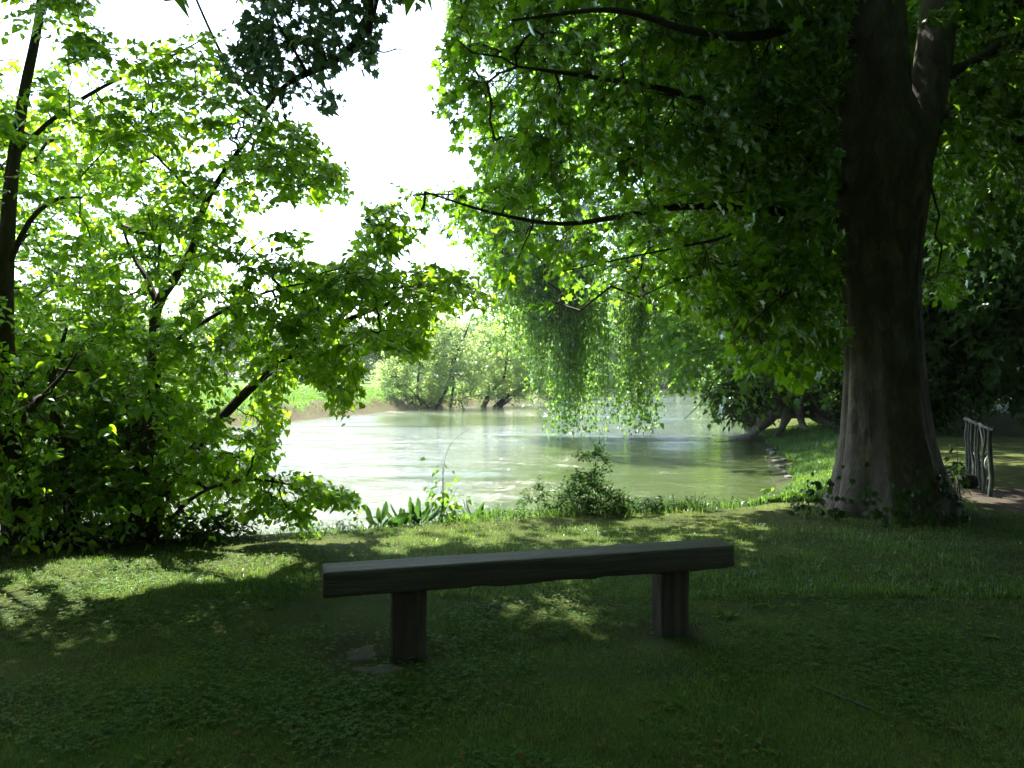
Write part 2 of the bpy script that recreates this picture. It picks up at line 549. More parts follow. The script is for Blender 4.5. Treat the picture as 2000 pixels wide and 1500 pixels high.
for name, sel, top in (('lawn_ground', ~ff, 'lawn_soil'), ('meadow', ff, 'meadow')):
    qq = q[sel]
    used, inv = np.unique(qq, return_inverse=True)
    qq = inv.reshape(-1, 4)
    me = make_mesh(name, V[used], qq, [M[top], M['bank' if top == 'meadow' else 'near_bank'], M['path']], None, True)
    c = V[used][qq].mean(1)
    d = bd.reshape(-1)[used][qq].mean(1)
    wetf = wet.reshape(-1)[used][qq].mean(1)
    nz = (fbm(c[:, :2], 1.2, 2) - 0.5)
    mi = np.where((wetf > 0.3) | (d + nz * 0.6 < (1.0 if top == 'meadow' else 0.45)), 1, 0)
    if top == 'lawn_ground' or top == 'lawn_soil':
        mi = np.where((mi == 0) & (c[:, 0] > 5.6) & (np.abs(c[:, 1] - 9.6 + nz) < 0.9), 2, mi)
    me.polygons.foreach_set('material_index', mi.astype(np.int32))
    link(name, me, kind='structure')

# water: a sheet that follows the river and runs a little under both banks
wl = MB()
wy = np.linspace(4, 150, 90)
link('river_water', make_mesh('river_water', [(-120, 7.2, WATER), (60, 7.2, WATER), (60, 130, WATER), (-120, 130, WATER)], [[0, 1, 2, 3]], M['water']), kind='structure')

# ------------------------------------------------------------------ where the sun reaches the lawn (gaps in the crowns above)
LIT = [([(-80, 1165), (100, 1165), (90, 1195), (20, 1232), (-80, 1245)], 1.0),
       ([(100, 1115), (350, 1085), (375, 1135), (240, 1172), (120, 1176)], 1.0),
       ([(-30, 1100), (120, 1085), (110, 1120), (-30, 1150)], 0.55),
       ([(-30, 1230), (60, 1225), (350, 1150), (620, 1120), (620, 1100), (-30, 1090)], 0.42),
       ([(350, 1078), (700, 1040), (1000, 1012), (1010, 1040), (720, 1090), (400, 1110)], 0.48),
       ([(1000, 1010), (1420, 1002), (1420, 1050), (1000, 1060)], 0.28),
       ([(1438, 1060), (1480, 1062), (1480, 1112), (1438, 1112)], 0.6),
       ([(1400, 985), (1420, 1010), (1600, 985), (1640, 930), (1520, 940), (1470, 965)], 0.9),
       ([(1885, 955), (2040, 950), (2040, 985), (1885, 985)], 0.6),
       ([(880, 1465), (1300, 1475), (1300, 1520), (880, 1520)], 0.42),
       ([(40, 1465), (110, 1465), (110, 1510), (40, 1510)], 0.4),
       ([(1265, 1045), (1345, 1045), (1345, 1070), (1265, 1070)], 0.35)]

def sun_gap(p):
    """True where a leaf would shade one of the sunlit spots of the lawn"""
    g = p - S * ((p[..., 2]) / S[2])[..., None]
    qx = proj(g)
    ok = g[..., 1] > 1.0
    n1 = fbm(g[..., :2], 2.6, 3)
    n1 = np.clip((n1 - 0.5) * 1.9 + 0.5, 0, 1)
    hit = np.zeros(p.shape[:-1], bool)
    for poly, wgt in LIT:
        hit |= in_poly(qx, poly) & ok & (n1 < wgt)
    return hit

# ------------------------------------------------------------------ trees
def grow(limbs, anchors, r0=0.0035, lim_r=None):
    """join every anchor to the nearest limb or twig already there; returns edge tubes and directions"""
    nodes = np.concatenate(limbs)
    k0 = len(nodes)
    d0 = np.array([np.min(np.linalg.norm(nodes - a, axis=1)) for a in anchors])
    order = np.argsort(d0)
    allp = np.empty((k0 + len(anchors), 3))
    allp[:k0] = nodes
    cost = np.zeros(k0 + len(anchors))
    par = np.full(k0 + len(anchors), -1)
    m = k0
    for a in order:
        p = anchors[a]
        dv = np.linalg.norm(allp[:m] - p, axis=1)
        j = np.argmin(dv + 0.25 * cost[:m])
        allp[m], par[m], cost[m] = p, j, cost[j] + dv[j]
        m += 1
    cnt = np.ones(m)
    for i in range(m - 1, k0 - 1, -1):
        if par[i] >= 0:
            cnt[par[i]] += cnt[i]
    ch, pa = allp[k0:m], allp[par[k0:m]]
    rad = r0 * np.sqrt(cnt[k0:m])
    prad = np.where(par[k0:m] >= k0, np.minimum(r0 * np.sqrt(cnt[par[k0:m]]), rad * 1.4), rad * 1.3)
    return ch, pa, rad, prad

def clear_of_sky(*pts, allow=None, deny=None):
    """True for twigs that stay inside the outline of their crown (or out of view)"""
    ok = np.ones(len(pts[0]), bool)
    for p in pts:
        q = proj(p)
        inf = in_frame(p, 10)
        a = np.zeros(len(p), bool)
        for pl in allow:
            a |= in_poly(q, pl)
        for pl in (deny or []):
            a &= ~in_poly(q, pl)
        ok &= a | ~inf
    if len(pts) == 3:
        ok &= ~sun_gap(pts[1]) & ~sun_gap(pts[2])
    return ok

def edges_to_tubes(mb, ch, pa, rad, prad, sides=4, bend=0.1, allow=None, deny=None):
    if allow is not None:
        k = clear_of_sky(ch, pa, ch * .5 + pa * .5, ch * .25 + pa * .75, ch * .75 + pa * .25, allow=allow, deny=deny)
        k &= ~(sun_gap(ch * .5 + pa * .5) & (rad < .012))
        ch, pa, rad, prad = ch[k], pa[k], rad[k], prad[k]
    L = np.linalg.norm(ch - pa, axis=1, keepdims=True)
    j1 = rng.normal(0, bend, ch.shape) * L
    j2 = rng.normal(0, bend, ch.shape) * L
    Pt = np.stack([pa, pa + (ch - pa) * .33 + j1, pa + (ch - pa) * .67 + j2, ch], 1)
    Rr = np.stack([prad, prad * .7 + rad * .3, prad * .3 + rad * .7, rad], 1)
    mb.tubes(Pt, Rr, sides, 0.5, False)

def sprays(anchor, dirv, nsp, K, L, leaf, droop=0.25, flat=0.8, spread=0.6, jit=0.4, up=None):
    """twigs with leaves set alternately along them -> leaf arrays and twig paths"""
    a = np.repeat(anchor, nsp, 0)
    d = np.repeat(dirv, nsp, 0)
    N = len(a)
    d = d + rng.normal(0, spread, d.shape)
    d[:, 2] *= 1 - 0.5 * flat
    d = norm(d)
    ln = rng.uniform(L[0], L[1], N)
    t = (np.linspace(0.08, 1, K)[None] + rng.uniform(-.04, .04, (N, K)))
    pos = a[:, None] + d[:, None] * (ln[:, None] * t)[..., None]
    pos[..., 2] -= droop * ln[:, None] * t ** 2
    upv = np.array([0, 0, 1.0]) if up is None else up
    nrm0 = norm(upv + rng.normal(0, jit * 0.7, (N, 1, 3)))
    side = norm(np.cross(np.broadcast_to(d[:, None], (N, K, 3)), np.broadcast_to(nrm0, (N, K, 3))))
    sg = np.where(np.arange(K) % 2 == 0, 1, -1)[None, :, None]
    sg = np.where(np.arange(K)[None, :, None] == K - 1, 0, sg)
    ld = norm(d[:, None] * 0.65 + side * sg * 0.9 + np.array([0, 0, -droop * 1.1]) + rng.normal(0, 0.28, (N, K, 3)))
    nr = norm(np.broadcast_to(nrm0, (N, K, 3)) + rng.normal(0, jit, (N, K, 3)))
    sz = rng.uniform(leaf[0], leaf[1], (N, K)) * (0.75 + 0.35 * np.sin(np.pi * np.clip(t, 0, 1)))
    pos = pos + ld * (sz * 0.25)[..., None]
    tw = np.stack([a, a + d * ln[:, None] * .5 - np.array([0, 0, 1]) * (droop * ln * .25)[:, None], a + d * ln[:, None] - np.array([0, 0, 1]) * (droop * ln)[:, None]], 1)
    return pos.reshape(-1, 3), ld.reshape(-1, 3), nr.reshape(-1, 3), sz.reshape(-1), tw

def poly_anchors(n, poly, d0, d1, dens=None, sub=()):
    """points in the volume whose outline is poly, between depths d0 and d1"""
    poly = np.array(poly, float)
    lo, hi = poly.min(0), poly.max(0)
    out = []
    tot = 0
    while tot < n:
        q = rng.uniform(lo, hi, (n * 2, 2))
        ok = in_poly(q, poly)
        for s in sub:
            ok &= ~in_poly(q, s)
        q = q[ok]
        if dens is not None:
            q = q[rng.uniform(0, 1, len(q)) < dens(q)]
        d = rng.uniform(d0, d1, len(q))
        out.append(np.stack([(q[:, 0] - 1000) / F * d, d, CAMZ - (q[:, 1] - HOR) / F * d], -1))
        tot += len(q)
    return np.concatenate(out)[:n]

def ell_anchors(n, c, r, shell=0.4):
    v = norm(rng.normal(0, 1, (n, 3))) * (rng.uniform(shell ** 3, 1, (n, 1)) ** (1 / 3))
    return np.array(c) + v * np.array(r)

def leaf_variants(tpls, mat, n=6):
    return [[make_mesh('leaf', t[0], np.array(t[1]), mat, np.full(len(t[0]), (i + 0.5) / n)) for i in range(n)] for t in tpls]

def crown(t, parts, mat, tpl, singles=300, name='crown', single_name='leaf', gap=True, allow=None, deny=None, maxd=14, ground=True):
    """all leaf arrays of one tree -> its crown mesh, the largest leaves in view as objects of their own"""
    pos, ld, nr, sz = [np.concatenate([p[i] for p in parts]) for i in range(4)]
    sz = sz * np.exp(rng.normal(0, .18, len(sz)))
    tpls = shapes(tpl) if len(tpl[0]) > 6 else [tpl]
    keep = np.ones(len(pos), bool)
    if gap:
        keep &= ~sun_gap(pos)
    q = proj(pos + ld * (sz * .5)[:, None]) + rng.normal(0, 7, (len(pos), 2))
    inf = in_frame(pos, 30)
    if allow is not None:
        a = np.zeros(len(pos), bool)
        for pl in allow:
            a |= in_poly(q, pl)
        keep &= a | ~inf
    if deny is not None:
        for pl in deny:
            keep &= ~(in_poly(q, pl) & inf)
    keep &= pos[:, 2] > WATER + 0.03
    keep &= np.linalg.norm(pos - np.array([0, 0, CAMZ]), axis=1) > 2.2
    pos, ld, nr, sz = pos[keep], ld[keep], nr[keep], sz[keep]
    tint = np.clip(0.5 + 0.28 * rng.normal(0, 1, len(pos)) + (noise(pos, 0.9) - .5) * .5, 0, 1)
    if singles:
        inf = in_frame(pos, -10)
        score = np.where(inf, sz / np.maximum(pos[:, 1], 0.1), 0) * rng.uniform(0.8, 1.2, len(pos))
        idx = np.argsort(-score)[:singles]
        idx = idx[score[idx] > 0]
        var = leaf_variants(tpls, mat)
        base = np.array(t.location)
        d = norm(ld[idx])
        s = norm(np.cross(d, nr[idx]))
        n2 = np.cross(s, d)
        from mathutils import Matrix
        for k, i in enumerate(idx):
            o = bpy.data.objects.new(single_name, var[k % len(var)][min(5, int(tint[i] * 6))])
            COL.objects.link(o)
            o.parent = t
            z = sz[i]
            p = pos[i] - base
            o.matrix_local = Matrix(((s[k][0] * z, d[k][0] * z, n2[k][0] * z, p[0]), (s[k][1] * z, d[k][1] * z, n2[k][1] * z, p[1]), (s[k][2] * z, d[k][2] * z, n2[k][2] * z, p[2]), (0, 0, 0, 1)))
        m = np.ones(len(pos), bool)
        m[idx] = False
        pos, ld, nr, sz, tint = pos[m], ld[m], nr[m], sz[m], tint[m]
    mb = MB()
    pick = rng.integers(0, len(tpls), len(pos))
    for v_, t_ in enumerate(tpls):
        k = pick == v_
        if k.any():
            mb.leaves(pos[k], ld[k], nr[k], sz[k], t_, tint[k])
    return mb.build(name, mat, t, kind='stuff' if singles else None)

def limb_tube(mb, path, r0, r1, sides=10, n=None, rough=0.06, flare=0):
    n = n or len(path)
    t = np.linspace(0, 1, len(path))
    r = r0 + (r1 - r0) * t ** 0.8
    r = r * (1 + rough * (noise(path, 3.0) - .5) * 2) + flare * np.exp(-t * 14)
    mb.tubes(path[None], r[None], sides)

def pth(pts, n=24):
    """pixel+depth control points -> smooth world path"""
    return smooth_path([P(*p) for p in pts], n)

# ------------------------------------------------------------------ big plane tree on the right bank
PT = np.array([3.95, 8.9, 0.0])
plane = thing('plane_tree', 'massive old plane tree with mottled bark and flared foot beside the bench', 'tree', PT)
def big_trunk():
    # left and right outline of the trunk in the photograph, by row
    rows = [(1030, 1585, 1905), (1000, 1598, 1880), (960, 1618, 1868), (900, 1632, 1842), (850, 1640, 1828), (780, 1645, 1816), (700, 1648, 1808), (620, 1647, 1803), (540, 1643, 1800), (470, 1636, 1806), (410, 1624, 1815), (360, 1618, 1822), (300, 1622, 1824), (250, 1632, 1812), (200, 1642, 1790), (150, 1655, 1760)]
    D = 8.9
    zs = np.array([CAMZ - (r[0] - HOR) / F * D for r in rows])
    xl = np.array([(r[1] - 1000) / F * D for r in rows])
    xr = np.array([(r[2] - 1000) / F * D for r in rows])
    zz = np.concatenate([[-0.35], np.linspace(-0.2, zs[-1], 130)])
    L, Rr = np.interp(zz, zs, xl), np.interp(zz, zs, xr)
    L[zz < zs[0]] -= 0.10
    Rr[zz < zs[0]] += 0.10
    ns = 112
    th = np.linspace(0, 2 * np.pi, ns, endpoint=False)
    cx, hw = (L + Rr) / 2, (Rr - L) / 2
    low = np.exp(-np.maximum(zz, 0) / 0.55)
    T, Z = np.meshgrid(th, zz)
    lob = 0
    for a, s, k in ((3.55, .16, .30), (4.25, .12, .22), (5.1, .15, .26), (5.95, .16, .28), (0.6, .2, .2), (1.9, .25, .25), (2.75, .2, .25)):
        dd = np.angle(np.exp(1j * (T - a)))
        lob = lob + k * np.exp(-(dd / (s * 1.5)) ** 2)
    prof = 1 + (lob - 0.20) * (0.07 + 0.6 * low[:, None])
    pts = np.stack([np.cos(T), np.sin(T), Z * 0.22], -1)
    prof = prof * (1 + 0.16 * (fbm(pts * np.array([5, 5, 1.6]), 1.0, 4) - .5)) + 0.03 * (fbm(pts * np.array([14, 14, 9]), 1.0, 3) - .5)
    prof = prof / np.maximum(1, 0.5 * (prof.max(1, keepdims=True) + 1.0)) 
    r = hw[:, None] * prof
    depth = 0.88 + 0.25 * low[:, None]
    X = cx[:, None] + r * np.cos(T)
    Y = D + r * np.sin(T) * depth
    lo, hi = (X / Y).min(1, keepdims=True), (X / Y).max(1, keepdims=True)
    X = X + ((L[:, None] / D + (X / Y - lo) / (hi - lo) * (Rr - L)[:, None] / D) - X / Y) * D
    V = np.stack([X, Y, Z], -1).reshape(-1, 3) - PT
    m = len(zz)
    i, j = np.meshgrid(np.arange(m - 1), np.arange(ns), indexing='ij')
    j2 = (j + 1) % ns
    Q = np.stack([i * ns + j, i * ns + j2, (i + 1) * ns + j2, (i + 1) * ns + j], -1).reshape(-1, 4)
    return make_mesh('trunk', V, Q, M['plane_bark'], None, True)
link('trunk', big_trunk(), plane)

def stem(name, path, r, parent, mat, sides=28, fine=None, smooth=True):
    mb = MB()
    n = len(path)
    t = np.linspace(0, 1, n)
    rr = np.interp(t, np.linspace(0, 1, len(r)), r)
    # ridged tube
    Pt = path[None]
    tan = norm(np.gradient(path, axis=0))
    ref = np.array([0, 1.0, 0]) if abs(tan[:, 1].mean()) < .8 else np.array([1.0, 0, 0])
    u = norm(np.cross(tan, ref))
    v = np.cross(tan, u)
    a = np.linspace(0, 2 * np.pi, sides, endpoint=False)
    ln = np.concatenate([[0], np.cumsum(np.linalg.norm(np.diff(path, axis=0), axis=1))])
    nn = fbm(np.stack([np.cos(a)[None] * 2.2 + 0 * ln[:, None], np.sin(a)[None] * 2.2 + 0 * ln[:, None], ln[:, None] * 1.2 + 0 * a[None]], -1) + path[0], 1.0, 3)
    rad = rr[:, None] * (0.9 + 0.22 * nn)
    V = (path[:, None] + rad[..., None] * (np.cos(a)[None, :, None] * u[:, None] + np.sin(a)[None, :, None] * v[:, None])).reshape(-1, 3)
    i, j = np.meshgrid(np.arange(n - 1), np.arange(sides), indexing='ij')
    j2 = (j + 1) % sides
    Q = np.stack([i * sides + j, i * sides + j2, (i + 1) * sides + j2, (i + 1) * sides + j], -1).reshape(-1, 4)
    return link(name, make_mesh(name, V - np.array(parent.location), Q, mat, None, smooth), parent)

k = 8.9 / F / 2
main_stem = pth([(1705, 330, 8.9), (1703, 200, 8.9), (1700, 90, 8.85), (1690, -60, 8.8), (1670, -300, 8.7), (1640, -700, 8.6), (1600, -1100, 8.5)], 60)
second_stem = pth([(1715, 560, 8.95), (1745, 420, 8.98), (1783, 300, 9.0), (1808, 200, 9.1), (1825, 90, 9.2), (1840, -60, 9.4), (1880, -320, 9.8), (1940, -800, 10.4)], 60)
stem('stem', main_stem, [82 * 2 * k, 72 * 2 * k, 62 * 2 * k, 50 * 2 * k, 34 * 2 * k, 12 * 2 * k], plane, M['plane_bark'], 48)
stem('stem', second_stem, [60 * 2 * k, 44 * 2 * k, 38 * 2 * k, 34 * 2 * k, 26 * 2 * k, 10 * 2 * k], plane, M['plane_bark'], 40)
plimbs = [main_stem[6:], second_stem[18:]]
for pts, r in (
    ([(1640, 370, 8.7), (1605, 350, 8.5), (1570, 300, 8.3), (1520, 255, 8.1), (1420, 215, 7.8), (1300, 175, 7.6), (1150, 150, 7.4), (1010, 130, 7.3)], (.085, .012)),
    ([(1640, 365, 8.7), (1600, 385, 8.4), (1545, 412, 8.1), (1480, 410, 7.9), (1400, 403, 7.7), (1300, 407, 7.5), (1200, 425, 7.3), (1090, 437, 7.2), (960, 415, 7.1), (830, 375, 7.0)], (.07, .008)),
    ([(1690, 100, 8.8), (1600, 40, 8.3), (1480, 70, 7.6), (1350, 60, 7.0), (1200, 20, 6.6), (1000, 40, 6.4)], (.08, .01)),
    ([(1545, 412, 8.1), (1500, 470, 8.2), (1430, 520, 8.3), (1330, 545, 8.4), (1250, 580, 8.5)], (.03, .006)),
    ([(1480, 410, 7.9), (1420, 460, 7.6), (1340, 480, 7.4), (1240, 500, 7.2), (1100, 530, 7.1)], (.022, .005)),
    ([(1650, 620, 8.5), (1630, 560, 8.2), (1600, 540, 7.9), (1560, 560, 7.5), (1500, 600, 7.2), (1440, 660, 7.0)], (.02, .005)),
    ([(1835, 150, 9.2), (1900, 120, 9.3), (1960, 80, 9.5), (2080, 20, 9.8), (2300, -60, 10)], (.075, .02)),
    ([(1820, 260, 9.1), (1860, 210, 9.6), (1910, 180, 10.2), (1990, 160, 11)], (.04, .008)),
    ([(1690, -100, 8.8), (1500, -260, 7.6), (1250, -420, 6.2), (900, -800, 4.6), (300, -1500, 3.2)], (.12, .02)),
    ([(1680, -200, 8.7), (1640, -700, 7.0), (1500, -1800, 4.6), (1300, -4200, 2.2)], (.12, .02)),
    ([(1850, -100, 9.4), (2100, -420, 8.0), (2700, -1100, 6.0), (4200, -2800, 3.2)], (.11, .02)),
    ([(1660, -400, 8.6), (1400, -550, 10.0), (1150, -600, 11.5), (900, -560, 12.5)], (.1, .02)),
):
    path = pth(pts, 40)
    mbp = MB()
    limb_tube(mbp, path, r[0], r[1], 10)
    mbp.build('limb', M['bark'] if r[0] < .1 else M['plane_bark'], plane, True)
    plimbs.append(path)

LIME_POLY = [(-80, -80), (195, -80), (205, 40), (225, 95), (290, 85), (330, 60), (380, 45), (420, 62), (425, 100), (450, 140), (510, 160), (560, 225), (612, 262), (640, 300), (685, 330), (690, 385), (630, 402), (560, 395), (505, 420), (460, 452), (510, 462), (570, 452), (612, 470), (600, 490), (545, 495), (590, 515), (650, 520), (695, 500), (712, 410), (745, 385), (775, 400), (826, 440), (815, 480), (760, 525), (850, 515), (930, 540), (970, 590), (970, 612), (920, 598), (890, 625), (850, 600), (835, 650), (832, 705), (800, 708), (760, 690), (705, 690), (702, 780), (680, 840), (655, 832), (640, 770), (590, 740), (560, 745), (548, 800), (560, 820), (535, 860), (543, 905), (510, 920), (470, 932), (520, 918), (600, 932), (680, 958), (716, 992), (695, 1010), (640, 990), (600, 990), (610, 1035), (570, 1025), (500, 1015), (440, 1050), (370, 1062), (-80, 1085)]
PLANE_POLY = [(905, -80), (875, 60), (855, 110), (865, 150), (838, 205), (872, 250), (880, 285), (915, 280), (930, 360), (880, 365), (835, 375), (800, 330), (765, 340), (770, 385), (820, 400), (835, 450), (880, 470), (930, 480), (960, 540), (1010, 590), (1060, 610), (1120, 590), (1200, 610), (1260, 590), (1330, 620), (1400, 650), (1440, 735), (1500, 730), (1560, 765), (1600, 735), (1640, 725), (1655, 640), (1640, 560), (1648, 470), (1628, 380), (1640, 300), (1632, 200), (1660, 100), (1670, -80)]
PLANE_RIGHT = [(1760, -80), (1815, 120), (1800, 200), (1815, 330), (1825, 420), (1870, 440), (1930, 360), (2080, 470), (2080, -80)]
PLANE_LOW = [(1795, 520), (1800, 590), (1850, 600), (1900, 570), (1890, 520), (1830, 500)]
def pdens(q):
    return np.clip(0.45 + 1.3 * (fbm(q, 1 / 110.0, 2) - 0.35) + (q[:, 0] - 900) / 2500, 0.05, 1) * np.where((q[:, 1] > 430) & (q[:, 0] < 1330), .55, 1)
anc = [poly_anchors(190, [(1080, -80), (1100, 200), (1230, 420), (1400, 560), (1640, 560), (1650, -80)], 9.8, 11.5), poly_anchors(260, [(1230, -80), (1260, 200), (1330, 420), (1400, 560), (1640, 560), (1650, -80)], 10.4, 12.8),
       poly_anchors(120, [(1800, -80), (1830, 200), (1830, 400), (2080, 450), (2080, -80)], 11.5, 13.5),
       poly_anchors(540, PLANE_POLY, 7.1, 10.4, pdens),
       poly_anchors(200, [(1240, -60), (1300, 300), (1400, 600), (1640, 660), (1650, -60)], 7.0, 10.5),
       poly_anchors(30, [(940, 130), (980, 500), (1500, 640), (1640, 640), (1650, 50)], 6.8, 7.4),
       poly_anchors(130, PLANE_RIGHT, 8.6, 12.0),
       poly_anchors(14, PLANE_LOW, 9.4, 10.4)]
# unseen crown extended above and behind the camera to keep the lawn in shade
up = [ell_anchors(420, (4.8, 9.0, 8.4), (5.2, 5.5, 3.2), 0.1), ell_anchors(240, (6.5, 6.0, 5.6), (4.0, 4.0, 1.6), 0.0), ell_anchors(200, (8.8, 11.5, 8.4), (3.6, 4.0, 1.6), 0.0), ell_anchors(230, (1.0, 1.5, 6.0), (7.5, 4.5, 1.6), 0.1), ell_anchors(150, (-1.0, -2.5, 6.0), (7.0, 4.0, 2.4), 0.1)]
def shade_anchors(n, z0, z1):
    """unseen twigs added to the high crown so their shade falls on the lawn"""
    out = []
    while sum(len(o) for o in out) < n:
        py = np.where(rng.uniform(0, 1, 4000) < .45, rng.uniform(1005, 1240, 4000), rng.uniform(1200, 1900, 4000))
        d = CAMZ * F / (py - HOR)
        g = np.stack([rng.uniform(-.72, .72, 4000) * d, d, 0 * d], -1)
        z = rng.uniform(z0, z1, 4000)
        p = g + S * (z / S[2])[:, None]
        ok = ~in_frame(p, 70) & ~sun_gap(p)
        for t_ in np.linspace(.2, 6.5, 22):            # leave the crowns in view in the sun
            q_ = p - S * t_
            k_ = proj(q_)
            ok &= ~((in_poly(k_, LIME_POLY) & (q_[:, 1] > 6.6) & (q_[:, 1] < 9) & (q_[:, 2] > 2.2)) | (in_poly(k_, PLANE_POLY) & (k_[:, 0] < 1400) & (q_[:, 1] > 6.4) & (q_[:, 1] < 10.4)))
        out.append(p[ok])
    return np.concatenate(out)[:n]
up.append(shade_anchors(520, 5.2, 10.0))
g_ = np.stack([rng.uniform(4.6, 13, 1200), rng.uniform(9, 22, 1200), np.zeros(1200)], -1)  # more unseen twigs, added to shade the ground at the right
p_ = g_ + S * (rng.uniform(5.5, 10, 1200) / S[2])[:, None]
up.append(p_[~in_frame(p_, 70)][:460])
g_ = np.stack([rng.uniform(.9, 5, 900), rng.uniform(3.0, 6.2, 900), np.zeros(900)], -1)  # out-of-view twigs added to darken the lawn at the lower right
p_ = g_ + S * (rng.uniform(4.6, 8, 900) / S[2])[:, None]
up.append(p_[~in_frame(p_, 70)][:260])
up = np.concatenate(up)
up = up[~in_frame(up, 120) & (up[:, 2] > 3.4)]
vis = np.concatenate(anc)
ch, pa, ra, pr = grow(plimbs, np.concatenate([vis, up]))
ra, pr = np.minimum(ra, .012), np.minimum(pr, .014)
mbt = MB()
edges_to_tubes(mbt, ch, pa, ra, pr, 5, 0.07, [PLANE_POLY, PLANE_RIGHT, PLANE_LOW, [(1600, -80), (1600, 700), (1850, 700), (1850, -80)]])
isv = in_frame(ch, 160)
dv = norm(norm(ch - pa) + np.array([-.25, -.15, -.1]))
s1 = sprays(ch[isv], dv[isv], 4, 11, (0.3, 0.65), (0.05, 0.11), 0.4, 0.7, 0.65, 0.5)
s2 = sprays(ch[~isv], dv[~isv], 3, 8, (0.5, 1.0), (0.16, 0.26), 0.3, 0.8, 0.7, 0.35)
tw = s1[4]
tw = tw[clear_of_sky(tw[:, 0], tw[:, 1], tw[:, 2], allow=[PLANE_POLY, PLANE_RIGHT, PLANE_LOW])]
mbt.tubes(tw, np.broadcast_to(np.array([.004, .003, .0015]), tw.shape[:2]), 3, 0.5, False)
mbt.build('branches', M['twig'], plane, kind='stuff')
crown(plane, [s1[:4], s2[:4]], M['plane'], MAPLE, 300, allow=[PLANE_POLY, PLANE_RIGHT, PLANE_LOW])
# ivy on the foot of the trunk
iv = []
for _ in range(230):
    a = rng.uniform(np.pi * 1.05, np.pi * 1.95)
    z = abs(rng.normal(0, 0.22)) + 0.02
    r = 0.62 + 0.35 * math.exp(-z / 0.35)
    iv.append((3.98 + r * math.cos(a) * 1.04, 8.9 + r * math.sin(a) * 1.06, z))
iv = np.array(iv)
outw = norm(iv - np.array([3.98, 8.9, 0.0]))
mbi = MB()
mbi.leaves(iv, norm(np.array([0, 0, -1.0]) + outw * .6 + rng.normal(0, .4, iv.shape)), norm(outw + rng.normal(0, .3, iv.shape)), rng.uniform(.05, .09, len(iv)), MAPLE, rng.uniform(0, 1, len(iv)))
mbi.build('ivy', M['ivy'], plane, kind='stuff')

# ------------------------------------------------------------------ dark bough hanging into the sky from above
bough_path = pth([(1560, -520, 8.4), (1250, -560, 7.6), (950, -420, 6.6), (800, -200, 6.1), (738, -40, 5.9), (718, 40, 5.8), (690, 90, 5.75), (640, 125, 5.7), (585, 150, 5.65), (545, 178, 5.6), (520, 215, 5.6)], 70)
bough = thing('overhanging_bough', 'dark leafy bough hanging into the bright sky at the top', 'branch', bough_path[0])
mbp = MB()
limb_tube(mbp, bough_path, 0.09, 0.008, 10)
mbp.build('limb', M['bark'], bough, True)
bl = [bough_path]
for pts, r in (([(728, 10, 5.85), (722, 60, 5.85), (726, 110, 5.85), (718, 140, 5.85)], (.03, .008)),
               ([(600, 143, 5.65), (570, 90, 5.5), (540, 40, 5.4), (530, -30, 5.4)], (.014, .005)),
               ([(560, 165, 5.6), (552, 200, 5.6), (560, 240, 5.6)], (.008, .003)),
               ([(728, 96, 5.85), (750, 102, 5.85), (775, 96, 5.85), (792, 99, 5.85)], (.008, .003)),
               ([(768, 97, 5.85), (774, 92, 5.84), (771, 86, 5.84)], (.004, .002)),
               ([(650, 120, 5.7), (655, 150, 5.8), (662, 175, 5.8)], (.006, .003)),
               ([(545, 175, 5.6), (500, 160, 5.6), (455, 150, 5.6), (430, 110, 5.6)], (.008, .003))):
    p_ = pth(pts, 16)
    mb_ = MB()
    limb_tube(mb_, p_, r[0], r[1], 6)
    mb_.build('side_branch', M['bark'], bough, True)
    if pts[0][0] not in (768,):
        bl.append(p_[:8] if pts[0][1] == 96 else p_)
BOUGH_POLY = [(450, -80), (825, -80), (818, 12), (770, 22), (738, 50), (735, 148), (712, 140), (690, 112), (655, 150), (620, 160), (684, 200), (678, 215), (640, 225), (600, 195), (575, 185), (560, 245), (520, 205), (480, 190), (440, 165), (415, 120), (445, 80), (470, 20)]
a1 = poly_anchors(95, [(480, -60), (720, -60), (700, 60), (650, 110), (560, 140), (500, 170), (450, 140), (460, 80), (500, 20)], 5.2, 6.1)
a2 = poly_anchors(22, [(718, 0), (738, 10), (730, 130), (718, 130)], 5.75, 5.95)
a3 = poly_anchors(10, [(600, 150), (670, 205), (640, 215), (560, 170)], 5.6, 5.8)
a4 = poly_anchors(10, [(735, -60), (800, -60), (800, 0), (740, 10)], 5.7, 5.95)
a5 = ell_anchors(30, (-2.6, 6.9, 6.3), (1.4, 1.2, 0.8), 0.0)  # unseen foliage added above the bough to keep it in shade
a5 = a5[~in_frame(a5, 60)]
ch, pa, ra, pr = grow(bl, np.concatenate([a1, a2, a3, a4, a5]), 0.0028)
mbt = MB()
edges_to_tubes(mbt, ch, pa, ra, pr, 4, 0.14, [BOUGH_POLY])
sp = sprays(ch, norm(ch - pa), 2, 6, (0.16, 0.36), (0.045, 0.085), 0.4, 0.5, 0.8, 0.6)
tw = sp[4]
tw = tw[clear_of_sky(tw[:, 0], tw[:, 1], tw[:, 2], allow=[BOUGH_POLY])]
mbt.tubes(tw, np.broadcast_to(np.array([.004, .003, .0015]), tw.shape[:2]), 3, 0.5, False)
mbt.build('twigs', M['bark'], bough, kind='stuff')
crown(bough, [sp[:4]], M['bough'], MAPLE, 300, allow=[BOUGH_POLY])

